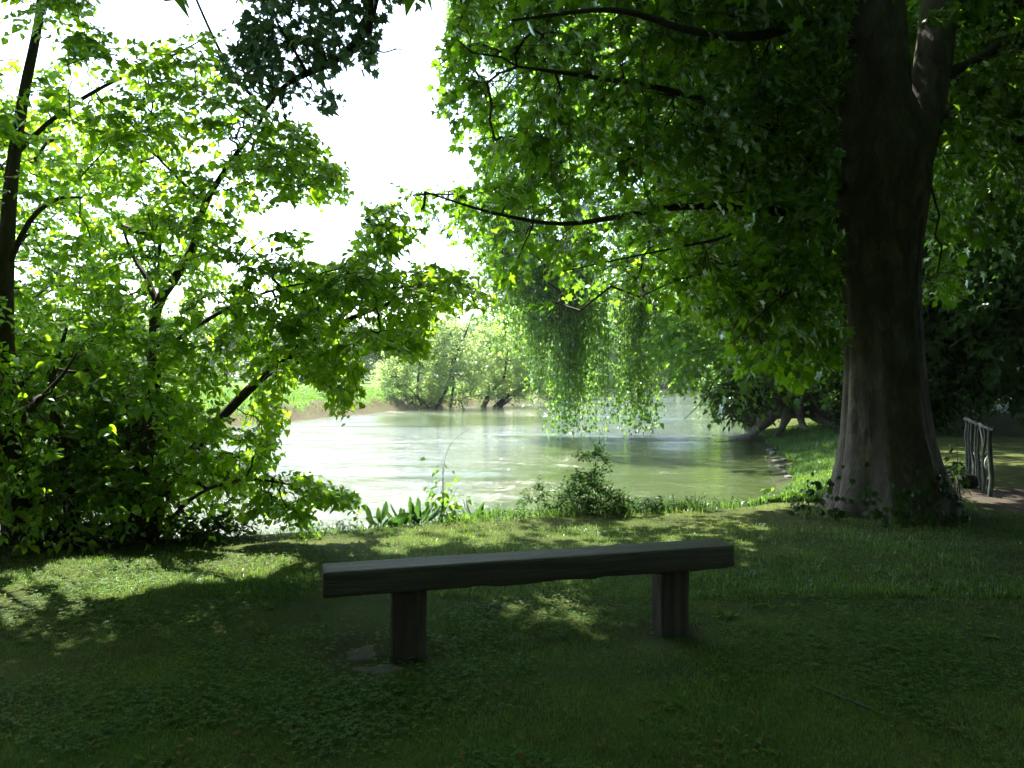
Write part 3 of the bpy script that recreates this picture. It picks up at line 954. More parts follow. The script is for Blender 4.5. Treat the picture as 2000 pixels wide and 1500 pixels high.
# ------------------------------------------------------------------ lime trees on the left edge of the lawn
GAPS = [[(310, 610), (330, 560), (372, 545), (350, 620), (320, 640)], [(0, 150), (50, 140), (60, 185), (0, 190)], [(230, 395), (290, 380), (280, 420), (240, 425)],
        [(0, 75), (40, 60), (35, 95), (0, 110)]]
def ldens(q):
    n1 = fbm(q * np.array([1, 1.5]), 1 / 75.0, 2)
    return np.clip((n1 - 0.30) * 3.2, 0.05, 1) * np.clip(.55 + (q[:, 1] - 500) / 600, .5, 1) * np.where(q[:, 1] > 960, .5, 1) * np.where((q[:, 1] > 900) & (q[:, 0] > 430), .35, 1)
def lime_tree(label, base, stems, anchors, cut):
    t = thing('lime_tree', label, 'tree', base, 'lime trees on the edge of the lawn')
    lims = []
    for i, (pts, r, nm) in enumerate(stems):
        path = pth(pts, 44)
        rr = list(np.array(r))
        stem(nm, path, rr, t, M['bark'], 14)
        lims.append(path)
    ch, pa, ra, pr = grow(lims, anchors, 0.0026)
    mbt = MB()
    edges_to_tubes(mbt, ch, pa, ra, pr, 4, 0.08, [LIME_POLY], GAPS)
    dv = norm(norm(ch - pa) + np.array([.25, 0, 0.05]))
    sp = sprays(ch, dv, 4, 11, (0.22, 0.52), (0.036, 0.072), 0.3, 0.9, 0.55, 0.42)
    tw = sp[4]
    tw = tw[clear_of_sky(tw[:, 0], tw[:, 1], tw[:, 2], allow=[LIME_POLY], deny=GAPS)]
    mbt.tubes(tw, np.broadcast_to(np.array([.0035, .0025, .0012]), tw.shape[:2]), 3, 0.5, False)
    mbt.build('twigs', M['bark'], t, kind='stuff')
    crown(t, [sp[:4]], M['lime'], LIME, 300, allow=[LIME_POLY], deny=GAPS)
    return t
g1 = P(30, 1062, 7.1)
g2 = P(275, 1055, 7.25)
A = poly_anchors(900, LIME_POLY, 6.2, 8.4, ldens, GAPS)
A = np.concatenate([A, poly_anchors(200, [(-60, 560), (230, 560), (330, 780), (440, 860), (430, 930), (300, 970), (-60, 985)], 6.3, 8.0), poly_anchors(300, [(-80, 180), (300, 230), (420, 420), (430, 650), (250, 720), (-80, 720)], 8.4, 10.6), poly_anchors(70, [(-80, -80), (190, -80), (200, 60), (300, 180), (260, 330), (330, 480), (280, 620), (-80, 640)], 8.5, 10.6), poly_anchors(330, [(-60, 700), (200, 700), (330, 780), (470, 860), (480, 910), (400, 960), (280, 985), (-60, 990)], 6.4, 8.6)])
A = np.concatenate([A, poly_anchors(56, [(470, 915), (600, 936), (690, 975), (700, 1000), (600, 975), (560, 985), (600, 1025), (500, 1005)], 6.95, 7.3), poly_anchors(85, [(560, 560), (620, 510), (740, 400), (820, 440), (760, 530), (900, 540), (960, 590), (880, 600), (830, 690), (700, 680), (600, 640)], 7.3, 8.2), poly_anchors(20, [(630, 715), (700, 720), (688, 815), (655, 815)], 7.3, 7.6),
                    poly_anchors(22, [(520, 740), (556, 760), (540, 890), (495, 905)], 7.1, 7.5), poly_anchors(14, [(770, 690), (700, 650), (820, 640), (825, 695)], 7.5, 7.9)])
qx = proj(A)[:, 0] + rng.normal(0, 40, len(A))
outL = np.concatenate([ell_anchors(170, (-6.8, 8.4, 3.2), (2.0, 1.8, 2.8), 0.0), ell_anchors(90, (-5.4, 10.0, 6.6), (2.2, 1.5, 1.2), 0.0)])
outL = outL[~in_frame(outL, 30)]
lime_tree('tall lime tree with a straight dark trunk at the left border', (g1[0], g1[1], -0.02),
          [([(30, 1090, 7.1), (22, 950, 7.1), (14, 800, 7.1), (10, 640, 7.15), (14, 480, 7.2), (25, 330, 7.25), (48, 180, 7.3), (72, 60, 7.3), (95, -100, 7.35), (130, -420, 7.5)], (.10, .08, .06, .04, .015), 'trunk'),
           ([(14, 520, 7.2), (60, 430, 7.0), (110, 390, 6.8), (160, 385, 6.7)], (.03, .008), 'limb'),
           ([(30, 300, 7.25), (120, 220, 7.3), (220, 160, 7.4), (330, 112, 7.5), (400, 75, 7.6)], (.025, .005), 'limb'),
           ([(20, 860, 7.1), (60, 800, 6.9), (120, 735, 6.8), (150, 690, 6.7)], (.03, .008), 'limb'),
           ([(62, 1082, 7.15), (55, 980, 7.2), (40, 880, 7.2)], (.06, .03), 'stem'),
           ([(24, 700, 7.1), (-150, 560, 7.3), (-330, 480, 7.5)], (.05, .015), 'limb'),
           ([(130, -420, 7.5), (160, -600, 7.8), (150, -800, 8)], (.02, .01), 'limb')],
          np.concatenate([A[qx < 190], outL]), 0)
lime_tree('many stemmed lime tree leaning over the water left of the bench', (g2[0], g2[1], -0.02),
          [([(272, 1075, 7.25), (268, 1000, 7.25), (283, 900, 7.25), (298, 780, 7.3), (303, 680, 7.35), (306, 600, 7.4), (340, 545, 7.45), (378, 480, 7.5), (400, 400, 7.55), (455, 310, 7.6), (510, 235, 7.7), (540, 160, 7.8)], (.085, .062, .048, .03, .008), 'trunk'),
           ([(290, 1065, 7.3), (335, 935, 7.35), (420, 830, 7.4), (500, 748, 7.5), (560, 700, 7.55), (640, 645, 7.6), (740, 600, 7.7), (860, 562, 7.8), (940, 580, 7.9)], (.06, .044, .026, .005), 'stem'),
           ([(520, 730, 7.5), (600, 705, 7.5), (670, 720, 7.5), (690, 790, 7.5)], (.018, .004), 'limb'),
           ([(295, 1060, 7.2), (380, 970, 7.1), (470, 938, 7.1), (560, 945, 7.1), (640, 968, 7.1), (690, 996, 7.1)], (.022, .012, .003), 'limb'),
           ([(306, 590, 7.4), (285, 540, 7.5), (260, 500, 7.6), (230, 420, 7.7)], (.035, .008), 'limb'),
           ([(300, 700, 7.35), (380, 640, 7.2), (470, 590, 7.1), (560, 560, 7.0), (660, 545, 7)], (.025, .005), 'limb'),
           ([(640, 645, 7.6), (730, 560, 7.9), (765, 480, 8), (775, 420, 8)], (.014, .003), 'limb'),
           ([(150, 1085, 7.15), (135, 960, 7.2), (120, 860, 7.25), (100, 760, 7.3), (130, 640, 7.4)], (.075, .05, .015), 'stem'),
           ([(215, 1078, 7.2), (230, 960, 7.2), (250, 860, 7.1), (240, 760, 7.0)], (.03, .012), 'stem'),
           ([(400, 400, 7.55), (330, 330, 7.7), (240, 240, 7.9)], (.02, .005), 'limb'),
           ([(520, 220, 7.7), (430, 100, 7.9), (300, -200, 8.1)], (.02, .008), 'limb')],
          A[qx >= 190], 0)

# ------------------------------------------------------------------ second tree on the bank, roots in the water
def simple_tree(name, label, base, trunk_pts, tr_r, limbs, anchors, mat, tpl, leaf, K, nsp, L, bark, group=None, cat='tree', singles=0, droop=0.3, jit=0.45, r0=0.006, deny=None, allow=None, crown_name='crown', spread=.7, twr=.004, trunk_name='trunk'):
    t = thing(name, label, cat, base, group)
    lims = []
    for i, (pts, r) in enumerate([(trunk_pts, tr_r)] + limbs):
        path = smooth_path(pts, 30)
        stem(trunk_name if i == 0 else 'limb', path, list(r), t, bark, 12)
        lims.append(path[10:] if i == 0 and len(limbs) == 0 else path[4:])
    ch, pa, ra, pr = grow(lims, anchors, r0)
    mbt = MB()
    edges_to_tubes(mbt, ch, pa, ra, pr, 3, 0.08)
    mbt.build('branches', bark, t, kind='stuff')
    sp = sprays(ch, norm(ch - pa), nsp, K, L, leaf, droop, 0.6, spread, jit)
    crown(t, [sp[:4]], mat, tpl, singles, crown_name, gap=False, allow=allow, deny=deny)
    return t, sp
T2 = (8.5, 24.6, 0.0)
t2, _ = simple_tree('bank_tree', 'tree with exposed roots on the river bank behind the plane', T2,
    [P(1548, 815, 24.5), P(1546, 780, 24.5), P(1540, 740, 24.4), P(1525, 680, 24.2), P(1505, 600, 24), P(1490, 480, 23.8), P(1480, 300, 23.6), P(1470, 60, 23.4)], (.85, .55, .50, .47, .42, .34, .2, .08),
    [([P(1505, 620, 24), P(1450, 560, 22.5), P(1390, 560, 21.5), P(1320, 600, 20.5)], (.18, .03)),
     ([P(1500, 600, 24), P(1580, 480, 23), P(1640, 380, 22)], (.2, .05)),
     ([P(1490, 480, 23.8), P(1400, 380, 22), P(1300, 320, 21)], (.2, .04)),
     ([P(1520, 700, 24.2), P(1450, 700, 23), P(1400, 740, 22.2), P(1365, 790, 21.8), P(1335, 820, 21.5)], (.07, .02, .008))],
    np.concatenate([poly_anchors(230, [(1300, 650), (1330, 600), (1400, 560), (1500, 540), (1650, 560), (1660, 720), (1600, 745), (1540, 735), (1480, 745), (1430, 740), (1390, 735), (1350, 725), (1320, 690)], 21.5, 26),
                    poly_anchors(520, [(1100, 40), (1650, -200), (1660, 600), (1350, 600), (1230, 480), (1120, 300)], 21, 30)]),
    M['bright'], MAPLE, (.13, .22), 9, 4, (.7, 1.4), M['grey_bark'], singles=0)
for a_, L_, r_, h_ in ((3.5, 2.4, .20, 1.0), (4.1, 1.7, .17, .9), (4.7, 1.5, .19, 1.0), (5.4, 1.7, .16, .8), (6.1, 2.2, .17, .8), (2.9, 1.9, .17, .9)):
    tt = np.linspace(0, 1, 16)
    xr_, yr_ = 8.6 + math.cos(a_) * (.35 + tt * L_), 24.5 + math.sin(a_) * (.35 + tt * L_) + .12 * np.sin(5 * tt + a_)
    zr_ = np.maximum(gz(xr_, yr_), WATER - .1) + h_ * (1 - tt) ** 2.6 + .02
    one = MB()
    limb_tube(one, np.stack([xr_, yr_, zr_], -1), r_, .05, 9, rough=.3)
    one.build('root', M['root_bark'], t2, True)

# dark bush in front of its foot
def bush(name, label, base, anchors, mat, tpl, leaf, K=8, nsp=3, L=(.3, .6), cat='bush', group=None, singles=0, nstem=6, jit=.5, deny=None, stemr=.02, droop=.25, gap=False):
    t = thing(name, label, cat, base, group)
    b = np.array(base, float)
    lims = []
    mbs = MB()
    c = anchors.mean(0)
    for i in range(nstem):
        e = anchors[rng.integers(len(anchors))]
        path = smooth_path([b + rng.normal(0, .03, 3) * np.array([1, 1, 0]) * 3, b * .6 + e * .4 + rng.normal(0, .05, 3), e], 12)
        limb_tube(mbs, path, stemr, stemr * .3, 5)
        lims.append(path[2:])
    ch, pa, ra, pr = grow(lims, anchors, stemr * .12)
    edges_to_tubes(mbs, ch, pa, ra, pr, 3, .1)
    mbs.build('stems', M['twig'], t, kind='stuff')
    sp = sprays(ch, norm(norm(ch - pa) + np.array([0, 0, .2])), nsp, K, L, leaf, droop, .3, .8, jit)
    crown(t, [sp[:4]], mat, tpl, singles, 'foliage', gap=gap, deny=deny)
    return t
bush('bank_bush', 'dark bush hanging over the water left of the rooted tree', P(1470, 830, 24.6), poly_anchors(70, [(1395, 770), (1420, 740), (1480, 735), (1490, 780), (1470, 815), (1430, 810), (1410, 800)], 23.2, 26.5), M['dark'], OVAL, (.12, .2), 8, 4, (.4, .8), deny=[[(1300, 840), (1600, 840), (1600, 900), (1300, 900)]])

# ------------------------------------------------------------------ weeping tree trailing its branches in the river
WB = P(1478, 815, 27.5)
weep = thing('weeping_tree', 'tall weeping tree with curtains of small leaves trailing in the river', 'tree', (WB[0], WB[1], -0.1))
wt = smooth_path([WB + np.array([0, 0, -.4]), P(1440, 700, 27.3), P(1390, 560, 27), P(1330, 380, 26.6), P(1270, 180, 26.4), P(1200, -60, 26.3), P(1150, -300, 26.3)], 40)
stem('trunk', wt, [.42, .34, .28, .22, .14, .05], weep, M['grey_bark'], 12)
wl_ = [wt[6:]]
for pts, r in (([P(1400, 580, 27), P(1330, 470, 26.4), P(1230, 430, 26), P(1130, 470, 25.8), P(1090, 540, 25.7)], (.12, .02)),
               ([P(1360, 450, 26.8), P(1280, 420, 26.4), P(1250, 470, 26.2), P(1240, 560, 26.1)], (.09, .02)),
               ([P(1280, 210, 26.4), P(1150, 120, 26), P(1020, 140, 25.8), P(960, 220, 25.6)], (.1, .02)),
               ([P(1320, 350, 26.6), P(1180, 300, 26), P(1050, 340, 25.8), P(990, 420, 25.6)], (.1, .02)),
               ([P(1230, 40, 26.3), P(1080, -60, 26), P(960, -40, 25.8), P(910, 40, 25.7)], (.08, .02))):
    p_ = smooth_path(pts, 24)
    stem('limb', p_, list(r), weep, M['grey_bark'], 8)
    wl_.append(p_)
st = []
def strands(n, x0, x1, top, bot, d, spread=8, jb=70):
    for _ in range(n):
        x = rng.uniform(x0, x1)
        dd = d + rng.normal(0, .5)
        t_ = top + rng.uniform(-40, 60)
        b_ = bot - abs(rng.normal(0, jb))
        m = 12
        yy = np.linspace(0, 1, m)
        wob = np.cumsum(rng.normal(0, spread * .25, m)) + (rng.normal(0, 12) * yy)
        st.append(np.array([P(x + wob[i], t_ + (b_ - t_) * yy[i], dd + .15 * math.sin(3 * yy[i])) for i in range(m)]))
strands(64, 1030, 1155, 440, 790, 25.8, 14, 110)
strands(44, 1078, 1138, 500, 858, 25.7, 10, 60)
strands(12, 1140, 1190, 540, 862, 25.7, 8, 90)
strands(34, 1212, 1275, 520, 848, 25.6, 9, 60)
strands(6, 1230, 1262, 520, 850, 25.6, 7, 10)
strands(60, 1030, 1310, 400, 690, 26.4, 14, 90)
strands(60, 940, 1045, 330, 600, 25.8, 14, 90)
strands(50, 975, 1075, 450, 700, 25.8, 14, 90)
strands(50, 885, 990, -60, 140, 25.8, 12, 60)
strands(60, 930, 1200, 120, 480, 26, 14, 90)
st = np.array(st)
mbs = MB()
mbs.tubes(st, np.broadcast_to(np.linspace(.012, .004, st.shape[1]), st.shape[:2]), 3, .5, False)
# short links from the limbs to the head of each strand
ch, pa, ra, pr = grow(wl_, st[:, 0], .008)
edges_to_tubes(mbs, ch, pa, ra, pr, 3, .05)
mbs.build('hanging_branches', M['twig'], weep, kind='stuff')
NS, NM = st.shape[:2]
K = 115
u_ = rng.uniform(0.03, 1, (NS, K)) * (NM - 1.001)
i_ = u_.astype(int)
f_ = (u_ - i_)[..., None]
ar = np.arange(NS)[:, None]
pos = st[ar, i_] * (1 - f_) + st[ar, i_ + 1] * f_ + rng.normal(0, .13, (NS, K, 3)) * np.array([1, 1, .4])
ldw = norm(rng.normal(0, .6, (NS, K, 3)) + np.array([0, 0, -1.0]))
crown(weep, [(pos.reshape(-1, 3), ldw.reshape(-1, 3), norm(rng.normal(0, 1, (NS * K, 3)) + np.array([0, -.4, .3])), rng.uniform(.08, .16, NS * K))], M['birch'], SMALL, 0, gap=False)

# ------------------------------------------------------------------ willows standing in the flood on the far side
def willow(label, base, trunks, polys, n, d0, d1):
    t = thing('flooded_willow', label, 'willow', base, 'willows standing in the flooded river')
    lims = []
    for pts, r in trunks:
        path = smooth_path([P(*p) for p in pts], 22)
        stem('trunk', path, [x_ * .65 for x_ in r], t, M['bark'], 8)
        lims.append(path)
    anc = np.concatenate([poly_anchors(k_, pl, d0, d1) for pl, k_ in polys])
    ch, pa, ra, pr = grow(lims, anc, .011)
    mbt = MB()
    edges_to_tubes(mbt, ch, pa, ra, pr, 3, .05)
    mbt.build('branches', M['bark'], t, kind='stuff')
    sp = sprays(ch, norm(norm(ch - pa) + np.array([0, 0, .5])), 5, 14, (.4, 1.1), (.10, .19), .1, .2, .6, .6)
    crown(t, [sp[:4]], M['willow'], SLIM if False else SMALL, 0, gap=False)
    return t
willow('broad pale willow with several thin leaning trunks in the flood', tuple(P(845, 798, 47) * np.array([1, 1, 0]) + np.array([0, 0, -.9])),
       [([(822, 803, 47), (815, 760, 47), (820, 700, 47), (812, 640, 47)], [.13, .1, .05]),
        ([(850, 800, 47), (870, 765, 47), (890, 700, 47.3), (910, 650, 47.5), (925, 610, 47.5)], [.16, .13, .09, .03]),
        ([(880, 796, 47.5), (885, 740, 47.7), (870, 690, 48)], [.12, .1, .04]),
        ([(842, 802, 46.8), (826, 785, 46.6), (800, 760, 46.4), (775, 735, 46.3)], [.08, .06, .03]),
        ([(905, 797, 47.5), (895, 782, 47.3), (860, 788, 47)], [.07, .04])],
       [([(740, 700), (780, 660), (800, 640), (830, 625), (880, 610), (900, 612), (935, 640), (940, 720), (930, 775), (870, 790), (800, 795), (770, 780), (745, 750)], 330)], 330, 45.5, 49)
willow('rounder willow whose dark trunks lean to the right over the water', tuple(P(975, 793, 50) * np.array([1, 1, 0]) + np.array([0, 0, -.9])),
       [([(945, 796, 50), (965, 760, 50), (985, 735, 50), (988, 690, 50)], [.16, .13, .08]),
        ([(965, 797, 49.8), (990, 775, 49.6), (1015, 762, 49.4), (1032, 750, 49.3)], [.24, .2, .1]),
        ([(972, 797, 49.9), (998, 778, 49.8), (1030, 742, 49.8)], [.18, .12, .05]),
        ([(940, 796, 50), (955, 760, 50), (945, 720, 50), (960, 670, 50)], [.12, .1, .04]),
        ([(985, 735, 50), (992, 680, 50), (985, 640, 50)], [.1, .05])],
       [([(915, 720), (940, 660), (970, 640), (1010, 620), (1060, 640), (1080, 700), (1060, 760), (1000, 775), (930, 780)], 280)], 280, 48.5, 52)

# ------------------------------------------------------------------ the dark wood on the right
def wood_tree(label, x, y, h, cw, n, mat, seed_lean=0.0, low=.25, group='trees of the dark wood on the right', leaf=(.16, .28), tr=.17):
    z = float(gz(x, y))
    b = np.array([x, y, z])
    pts = [b + np.array([0, 0, -.2]), b + np.array([seed_lean * .2, 0, h * .3]), b + np.array([seed_lean * .6, .2, h * .6]), b + np.array([seed_lean, .1, h * .92])]
    lims = []
    for k_ in range(5):
        a = rng.uniform(0, 6.28)
        zz_ = h * rng.uniform(max(low, .25), .7)
        s_ = b + np.array([seed_lean * zz_ / h, 0, zz_])
        lims.append(([s_, s_ + np.array([math.cos(a) * cw * .4, math.sin(a) * cw * .4, h * .06]), s_ + np.array([math.cos(a) * cw * .8, math.sin(a) * cw * .8, h * .08])], (tr * .4, tr * .1)))
    anc = ell_anchors(n, b + np.array([seed_lean * .7, 0, h * (low + (1 - low) / 2)]), (cw, cw, h * (1 - low) / 2), .25)
    return simple_tree('wood_tree', label, tuple(b), pts, (tr * 1.3, tr, tr * .75, tr * .25), lims, anc, mat, MAPLE if leaf[1] < .3 else OVAL, leaf, 8, 4, (.6, 1.2), M['bark'], group)[0]
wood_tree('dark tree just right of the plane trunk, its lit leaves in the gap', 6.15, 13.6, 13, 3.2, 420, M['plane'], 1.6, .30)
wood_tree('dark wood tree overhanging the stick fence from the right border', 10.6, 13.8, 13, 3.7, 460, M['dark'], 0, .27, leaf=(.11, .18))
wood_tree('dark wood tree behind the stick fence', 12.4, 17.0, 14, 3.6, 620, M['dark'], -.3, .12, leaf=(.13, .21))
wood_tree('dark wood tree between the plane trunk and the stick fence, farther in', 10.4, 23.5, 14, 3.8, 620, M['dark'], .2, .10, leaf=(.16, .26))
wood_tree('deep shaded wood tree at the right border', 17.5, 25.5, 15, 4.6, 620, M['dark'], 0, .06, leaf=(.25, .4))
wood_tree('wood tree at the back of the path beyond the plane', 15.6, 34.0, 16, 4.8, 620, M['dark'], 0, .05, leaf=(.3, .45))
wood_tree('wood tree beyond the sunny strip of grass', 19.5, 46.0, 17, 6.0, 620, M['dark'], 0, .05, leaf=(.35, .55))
bl_ = []
for (bx, by, bw, bh, lab) in ((13.5, 27.5, 3.4, 2.8, 'dark undergrowth bush behind the stick fence'), (18.8, 31.0, 3.6, 3.0, 'dark undergrowth bush at the right border'), (10.6, 21.5, 1.6, 2.4, 'dark undergrowth bush at the foot of the wood behind the stick fence'), (11.8, 33.5, 2.2, 2.2, 'dark undergrowth bush beside the plane trunk, far back'), (23, 27, 4, 3, 'dark undergrowth bush beyond the right border')):
    if bx > 20:
        continue
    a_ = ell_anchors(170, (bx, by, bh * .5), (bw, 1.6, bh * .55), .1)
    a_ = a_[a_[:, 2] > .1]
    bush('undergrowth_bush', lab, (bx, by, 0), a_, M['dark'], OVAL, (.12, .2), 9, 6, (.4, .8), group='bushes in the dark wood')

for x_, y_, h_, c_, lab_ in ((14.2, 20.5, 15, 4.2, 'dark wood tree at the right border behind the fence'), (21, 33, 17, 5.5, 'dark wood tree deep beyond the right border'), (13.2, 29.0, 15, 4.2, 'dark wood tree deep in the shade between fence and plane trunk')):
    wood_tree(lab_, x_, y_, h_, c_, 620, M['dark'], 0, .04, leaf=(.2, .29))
# unseen trees added beside and behind the camera to close off the sky there
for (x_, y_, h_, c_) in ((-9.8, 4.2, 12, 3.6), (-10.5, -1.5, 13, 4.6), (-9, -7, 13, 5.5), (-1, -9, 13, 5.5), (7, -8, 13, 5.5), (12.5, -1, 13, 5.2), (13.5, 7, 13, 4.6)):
    wood_tree('unseen tree added around the lawn for its shade', x_, y_, h_, c_, 520, M['dark'], 0, .04, 'unseen shade trees added around the lawn', (.42, .65))

# ------------------------------------------------------------------ trees round the far bend and beyond the meadow
def proto_tree(name, label, h, cw, n, mat, leaf, low, group, tr=.25, tpl=OVAL, K=7, nsp=4, L=(.8, 1.8), shape=1.0):
    b = np.zeros(3)
    pts = [b + np.array([0, 0, -.8]), b + np.array([.1, 0, h * .3]), b + np.array([-.1, .1, h * .6]), b + np.array([.1, 0, h * .9])]
    lims = []
    for k_ in range(6):
        a = rng.uniform(0, 6.28)
        zz_ = h * rng.uniform(.2, .7)
        s_ = np.array([0, 0, zz_])
        lims.append(([s_, s_ + np.array([math.cos(a) * cw * .4, math.sin(a) * cw * .4, h * .06]), s_ + np.array([math.cos(a) * cw * .8, math.sin(a) * cw * .8, h * .1])], (tr * .4, tr * .1)))
    cl = []
    for k_ in range(9):                       # lobes of the crown
        v_ = norm(rng.normal(0, 1, 3))
        f_ = rng.uniform(.35, .62)
        cl.append(ell_anchors(n // 9, (v_[0] * cw * .55, v_[1] * cw * .55, h * (low + (1 - low) * (.5 + .34 * v_[2]))), (cw * f_, cw * f_, h * (1 - low) * .26), .35))
    return simple_tree(name, label, (0, 0, 0), pts, (tr * 1.3, tr, tr * .7, tr * .2), lims, np.concatenate(cl), mat, tpl, leaf, K, nsp, L, M['bark'], group)[0]

def place(root, x, y, s, rz, label, first, z=None):
    if first:
        r = root
    else:
        r = root.copy()
        COL.objects.link(r)
        for c in [o for o in PROTO_CH[root.name]]:
            c2 = c.copy()
            COL.objects.link(c2)
            c2.parent = r
    r.location = (x, y, float(gz(x, y)) if z is None else z)
    r.scale = (s, s, s)
    r.rotation_euler = (0, 0, rz)
    r['label'] = label
    return r
PROTO_CH = {}
far_a = proto_tree('far_tree', '', 10, 4.2, 200, M['far'], (.3, .55), .08, 'trees beyond the meadow')
PROTO_CH[far_a.name] = list(far_a.children)
far_spots = [(690, 118, 1.0, 'far round tree with a visible trunk at the back of the meadow'), (590, 122, .95, 'far tree at the left end of the row behind the meadow'), (640, 132, 1.1, 'far tree second from the left behind the meadow'),
             (745, 112, .85, 'far tree behind the meadow just left of the willows'), (800, 128, 1.0, 'far tree whose top shows behind the left willow'), (540, 110, .9, 'far tree behind the meadow seen through the lime leaves'),
             (440, 116, 1.1, 'far tree behind the lime stems, right one'), (300, 120, 1.1, 'far tree behind the lime stems, middle one'), (160, 118, 1.1, 'far tree behind the lime stems, left one'), (860, 150, 1.2, 'far tree standing behind the broad willow'), (945, 138, 1.15, 'far tree in the notch between the two willows')]
for i, (px, d, s_, lab) in enumerate(far_spots):
    place(far_a, (px - 1000) / F * d, d, s_, rng.uniform(0, 6), lab, i == 0)
bend = proto_tree('river_bend_tree', '', 16, 6.0, 330, M['birch'], (.35, .6), .03, 'trees along the river bend', .35)
PROTO_CH[bend.name] = list(bend.children)
bend_spots = [(1010, 75, .75, 'tree behind the right willow on the far bank'), (1075, 92, .95, 'tree on the far bank behind the hanging curtain'), (1150, 112, 1.1, 'tall tree at the far end of the river, left of the hanging strands'),
              (1235, 130, 1.2, 'tall tree at the far end of the river, behind the hanging strands'), (1310, 134, 1.2, 'tall tree closing the far end of the river'), (1385, 122, 1.15, 'tall tree where the right bank meets the far end of the river'),
              (1440, 88, 1.1, 'tree on the right bank far upstream'), (1475, 66, 1.0, 'tree on the right bank halfway upstream'), (1500, 48, .85, 'tree on the right bank just beyond the rooted tree')]
for i, (px, d, s_, lab) in enumerate(bend_spots):
    x_ = (px - 1000) / F * d
    place(bend, x_, d, s_, rng.uniform(0, 6), lab, i == 0, max(float(gz(x_, d)), -.35))
for x_, y_, lab_ in ((11.5, 122, 'waterside bush at the far end of the river, left'), (17, 127, 'waterside bush at the far end of the river, middle'), (23, 128, 'waterside bush at the far end of the river, right of the middle'), (29, 126, 'waterside bush at the far end of the river, right'), (7.5, 88, 'waterside bush on the far bank behind the hanging curtain'), (2.5, 66, 'waterside bush on the far bank behind the right willow')):
    a_ = ell_anchors(60, (x_, y_, 1.6), (4.2, 2.0, 2.2), .1)
    a_ = a_[a_[:, 2] > -.3]
    bush('waterside_bush', lab_, (x_, y_, -.3), a_, M['birch'], OVAL, (.3, .55), 8, 4, (.5, 1.2), group='bushes along the far bank')
# the wood that closes the horizon
mbw = MB()
nw = 26000
xw = rng.uniform(-190, 130, nw)
yw = 175 + rng.uniform(-9, 9, nw) + 8 * np.sin(xw / 23)
top_ = 7 + 6 * fbm(np.stack([xw, yw], -1), .06, 3)
zw = rng.uniform(0, 1, nw) ** .8 * top_
mbw.leaves(np.stack([xw, yw, zw], -1), norm(rng.normal(0, 1, (nw, 3))), norm(rng.normal(0, .6, (nw, 3)) + np.array([0, -.4, .7])), rng.uniform(.8, 1.6, nw), OVAL, rng.uniform(0, 1, nw))
tag(mbw.build('far_wood', M['far'], None, kind='stuff'), 'distant wood closing the horizon behind the meadow', 'wood')

# ------------------------------------------------------------------ the bench
BO = np.array([-.953, 4.025, 0.0])
bu = np.array([.962, .274, 0.0])
bv = np.array([-.274, .962, 0.0])
bench = thing('bench', 'heavy dark timber bench of one thick plank on two block legs', 'bench', BO)
bench.rotation_euler = (0, 0, math.atan2(.274, .962))
def timber(name, size, origin, mat, seg, amp, parent, bev=.012, rag=0.0):
    """squared timber with eased edges, a little warped; origin is its low corner in the parent's frame"""
    lx, ly, lz = size
    nx_, ny_, nz_ = seg
    def cut(l, n):
        return np.unique(np.concatenate([[0, bev * .3, bev], np.linspace(bev * 2, l - bev * 2, n), [l - bev, l - bev * .3, l]]))
    ax, ay, az = cut(lx, nx_), cut(ly, ny_), cut(lz, nz_)
    idx, V, Q = {}, [], []
    def vid(i, j, k_):
        if (i, j, k_) not in idx:
            p = np.array([ax[i], ay[j], az[k_]])
            c = np.clip(p, bev, np.array(size) - bev)
            dlt = p - c
            l = np.linalg.norm(dlt)
            if l > 1e-9:
                p = c + dlt / l * bev
            idx[(i, j, k_)] = len(V)
            V.append(p)
        return idx[(i, j, k_)]
    I, J, K_ = len(ax) - 1, len(ay) - 1, len(az) - 1
    for i in range(I):
        for j in range(J):
            Q.append([vid(i, j, 0), vid(i, j + 1, 0), vid(i + 1, j + 1, 0), vid(i + 1, j, 0)])
            Q.append([vid(i, j, K_), vid(i + 1, j, K_), vid(i + 1, j + 1, K_), vid(i, j + 1, K_)])
    for i in range(I):
        for k_ in range(K_):
            Q.append([vid(i, 0, k_), vid(i + 1, 0, k_), vid(i + 1, 0, k_ + 1), vid(i, 0, k_ + 1)])
            Q.append([vid(i, J, k_), vid(i, J, k_ + 1), vid(i + 1, J, k_ + 1), vid(i + 1, J, k_)])
    for j in range(J):
        for k_ in range(K_):
            Q.append([vid(0, j, k_), vid(0, j, k_ + 1), vid(0, j + 1, k_ + 1), vid(0, j + 1, k_)])
            Q.append([vid(I, j, k_), vid(I, j + 1, k_), vid(I, j + 1, k_ + 1), vid(I, j, k_ + 1)])
    V = np.array(V)
    long = int(np.argmax(size))
    st_ = np.ones(3)
    st_[long] = .25
    nv = np.stack([fbm(V * st_ + 9.1 * c_, 14, 3) - .5 for c_ in range(3)], -1)
    nb = np.stack([fbm(V * st_ + 5.1 * c_, 3, 2) - .5 for c_ in range(3)], -1)
    V2 = V + nv * amp + nb * amp * 1.5
    if rag:
        lowm = np.clip(1 - V[:, 2] / .02, 0, 1)
        V2[:, 2] += lowm * rag * (fbm(V * np.array([1, .4, 1]), 11, 3) - .45) * np.clip((V[:, 0] - .5) * 3, 0, 1)
    V2 += np.array(origin)
    return link(name, make_mesh(name, V2, np.array(Q), mat, None, True), parent)
timber('seat', (2.35, .225, .132), (0, 0, .374), M['beam'], (90, 9, 6), .006, bench, .014, .022)
timber('leg', (.172, .165, .50), (.36, .03, -.122), M['leg'], (7, 7, 18), .012, bench, .016)
timber('leg', (.165, .165, .50), (1.905, .03, -.122), M['leg'], (7, 7, 18), .012, bench, .016)

